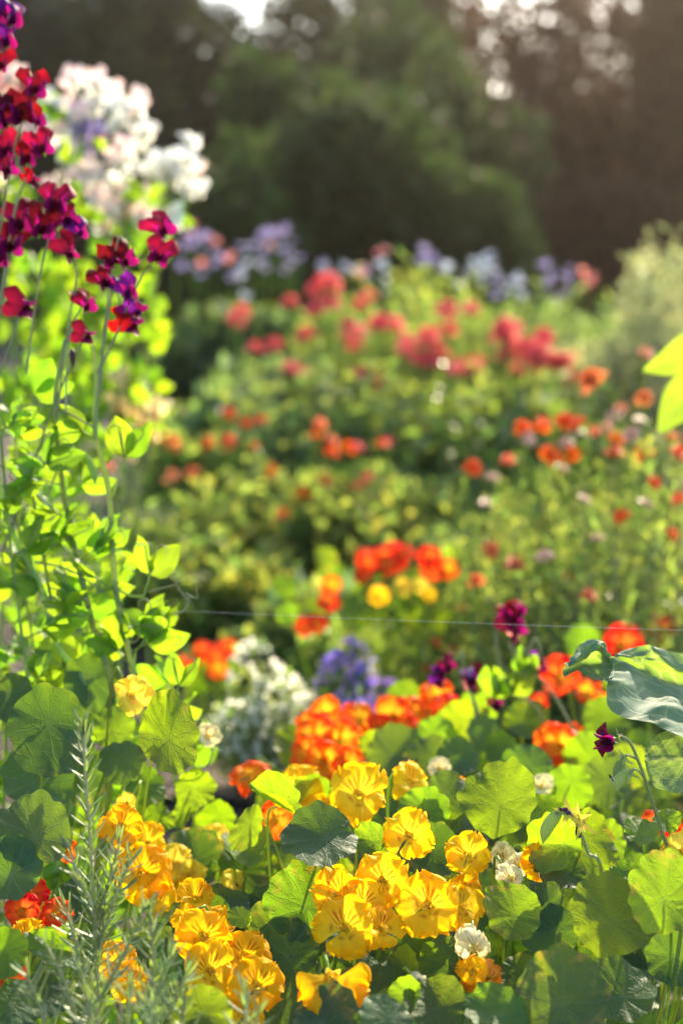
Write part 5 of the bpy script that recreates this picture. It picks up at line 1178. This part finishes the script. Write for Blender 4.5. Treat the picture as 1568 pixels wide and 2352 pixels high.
for k, (lab, px, d, hw, z1, n) in enumerate([
    ('low dark green yew at the left, right behind the pale sweet peas', 470, 12, .85, 1.95, 7000),
    ('broad dark green yew whose slope falls to the right behind the far flowers', 850, 13.4, 1.5, 2.6, 15000),
    ('tall dark green yew rising behind the left shoulder of the broad one', 690, 15, 1.2, 3.0, 11000),
    ('small dark green yew at the right foot of the broad one', 1090, 13.8, .8, 1.75, 7000),
    ('dark green yew standing farthest back below the middle of the tree line', 900, 18, 1.7, 4.2, 13000),
    ('dark green yew with a leaning crown behind the right shoulder of the broad one', 1000, 16.5, 1.25, 3.0, 10000)]):
    tree('yew_tree', lab, 'tree', px, d, hw, -.4, z1, n, .12, 'f_pine', 201 + k, 'yew trees in the middle distance', 22, .3, depth=1.0)
GT = 'dark trees along the far side'
for k, (lab, px, d, hw, z0, z1, n, mt) in enumerate([
    ('nearly black tree in the far left corner behind the pale sweet peas', 60, 20, 2.3, .2, 5.6, 17000, 'f_black'),
    ('dark tree left of the bright sky gap', 320, 22, 1.95, .2, 5.6, 15000, 'f_black'),
    ('dark olive tree right of the bright sky gap', 820, 24, 2.15, .3, 6.4, 17000, 'f_olive'),
    ('dark tree behind the top of the big rounded tree', 1000, 26, 2.0, .3, 6.8, 13500, 'f_olive'),
    ('tree coloured lens-flare brown with sky glints in its crown', 1200, 24, 2.2, .2, 6.2, 8000, 'f_flare_brown'),
    ('tree coloured lens-flare brown near the right edge with sky specks between its leaves', 1430, 23, 2.1, .2, 6.2, 8200, 'f_flare_brown'),
    ('tree coloured lens-flare brown cut off by the right edge', 1680, 22, 2.0, .2, 6.4, 15000, 'f_flare_brown'),
    ('low dark tree filling the foot of the sky gap', 560, 24, 1.7, .2, 5.1, 14000, 'f_olive'),
    ('low tree coloured lens-flare brown between the two speckled ones', 1330, 26, 2.3, .1, 4.0, 13000, 'f_flare_brown')]):
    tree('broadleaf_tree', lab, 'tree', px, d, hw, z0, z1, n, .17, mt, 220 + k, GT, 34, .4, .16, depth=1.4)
# clipped hedge closing the garden
hx = np.stack([rng.uniform(-9, 9, 52000), rng.uniform(19.5, 20.6, 52000), rng.uniform(0, 1.9, 52000)], -1); hx[:, 2] *= 1 + .1 * np.sin(hx[:, 0] * 2.1)
he = thing('hedge', 'long dark hedge coloured lens-flare brown along the foot of the far trees', 'hedge', (0, 20, 0))
put('foliage', leaves_mesh('foliage', hx, .12, M['f_flare_brown'], DIA, DIA_F, 0, None, .8), he)
put('stems', stems_mesh('stems', (0, 20, 0), [(x, 20, 1.2) for x in np.linspace(-8.5, 8.5, 20)], .03, .015, M['bark']), he)

# ------------------------------------------------------------------ thin warm haze volume, added to stand in for the lens flare veil
hm = bpy.data.materials.new('flare_haze'); hm.use_nodes = True; t_ = hm.node_tree; t_.nodes.clear()
pv_ = t_.nodes.new('ShaderNodeVolumePrincipled'); ho = t_.nodes.new('ShaderNodeOutputMaterial')
pv_.inputs['Color'].default_value = (1.0, .87, .74, 1); pv_.inputs['Density'].default_value = .0008; pv_.inputs['Anisotropy'].default_value = .8
t_.links.new(pv_.outputs[0], ho.inputs['Volume'])
hv = np.array([(x, y, z) for x in (-12, 12) for y in (-2, 30) for z in (-1.2, 9.0)], float)
hz = put('flare_haze', make_mesh('flare_haze', hv, np.array([(0, 1, 3, 2), (4, 6, 7, 5), (0, 4, 5, 1), (2, 3, 7, 6), (0, 2, 6, 4), (1, 5, 7, 3)]), hm, smooth=False)); hz['kind'] = 'stuff'

# ------------------------------------------------------------------ silk thread and insects
th = thing('silk_thread', 'single strand of spider silk stretched across the garden from side to side', 'spider silk', P(430, 1404, 1.5))
V, F = tube(smooth_path([P(380, 1402, 1.6), P(800, 1420, 1.5), P(1240, 1437, 1.42), P(1700, 1452, 1.36)], 40), .00014, 5); put('strand', make_mesh('strand', V, F, M['silk']), th)
def fly(label, p, n, sc, hov=False):
    o = thing('hoverfly' if hov else 'fly', label, 'fly', p)
    Mx = frame(p, n, (0, 0, 1), R(70 if not hov else 20), sc)
    A = Acc()
    V, F = tube(np.array([(0, -1, .1), (0, -.8, .12), (0, -.4, .15), (0, -.05, .15), (0, .0, .17), (0, .35, .2), (0, .55, .2), (0, .6, .2), (0, .85, .2), (0, .95, .2)]), [.02, .14, .22, .12, .2, .26, .12, .18, .18, .02], 8); A.add(V, F)
    put('body', A.mesh('body', [M['insect']]), o, Mx)
    for sg in (-1, 1):
        s = np.linspace(0, 1, 6)[:, None]; t = np.linspace(-1, 1, 3)[None]
        y = .3 - s * 1.3 + t * .0; x = sg * (.12 + s * .45 + t * .18 * np.sin(np.pi * (.1 + .85 * s))); z = .32 + .05 * s + 0 * t
        put('wing', make_mesh('wing', np.stack([x, y + 0 * x, z + 0 * x], -1).reshape(-1, 3), grid_faces(6, 3), M['wing']), o, Mx)
        for k in range(3):
            V, F = tube(np.array([(sg * .15, .1 + .2 * k, .1), (sg * .45, .15 + .25 * k, .2), (sg * .6, .1 + .3 * k, -.15)]), .025, 4); put('leg', make_mesh('leg', V, F, M['insect']), o, Mx)
pf = P(920, 1974 - 0, 1.255)
fly('tiny brown fly resting on the petal edge of a yellow nasturtium', P(956, 2035, 1.255), facing(pf, .1, .6), .0036)
fly('small thin hoverfly flying beside the green pods at the right', P(1402, 1788, 1.25), facing(pf, .6, .2), .004, True)
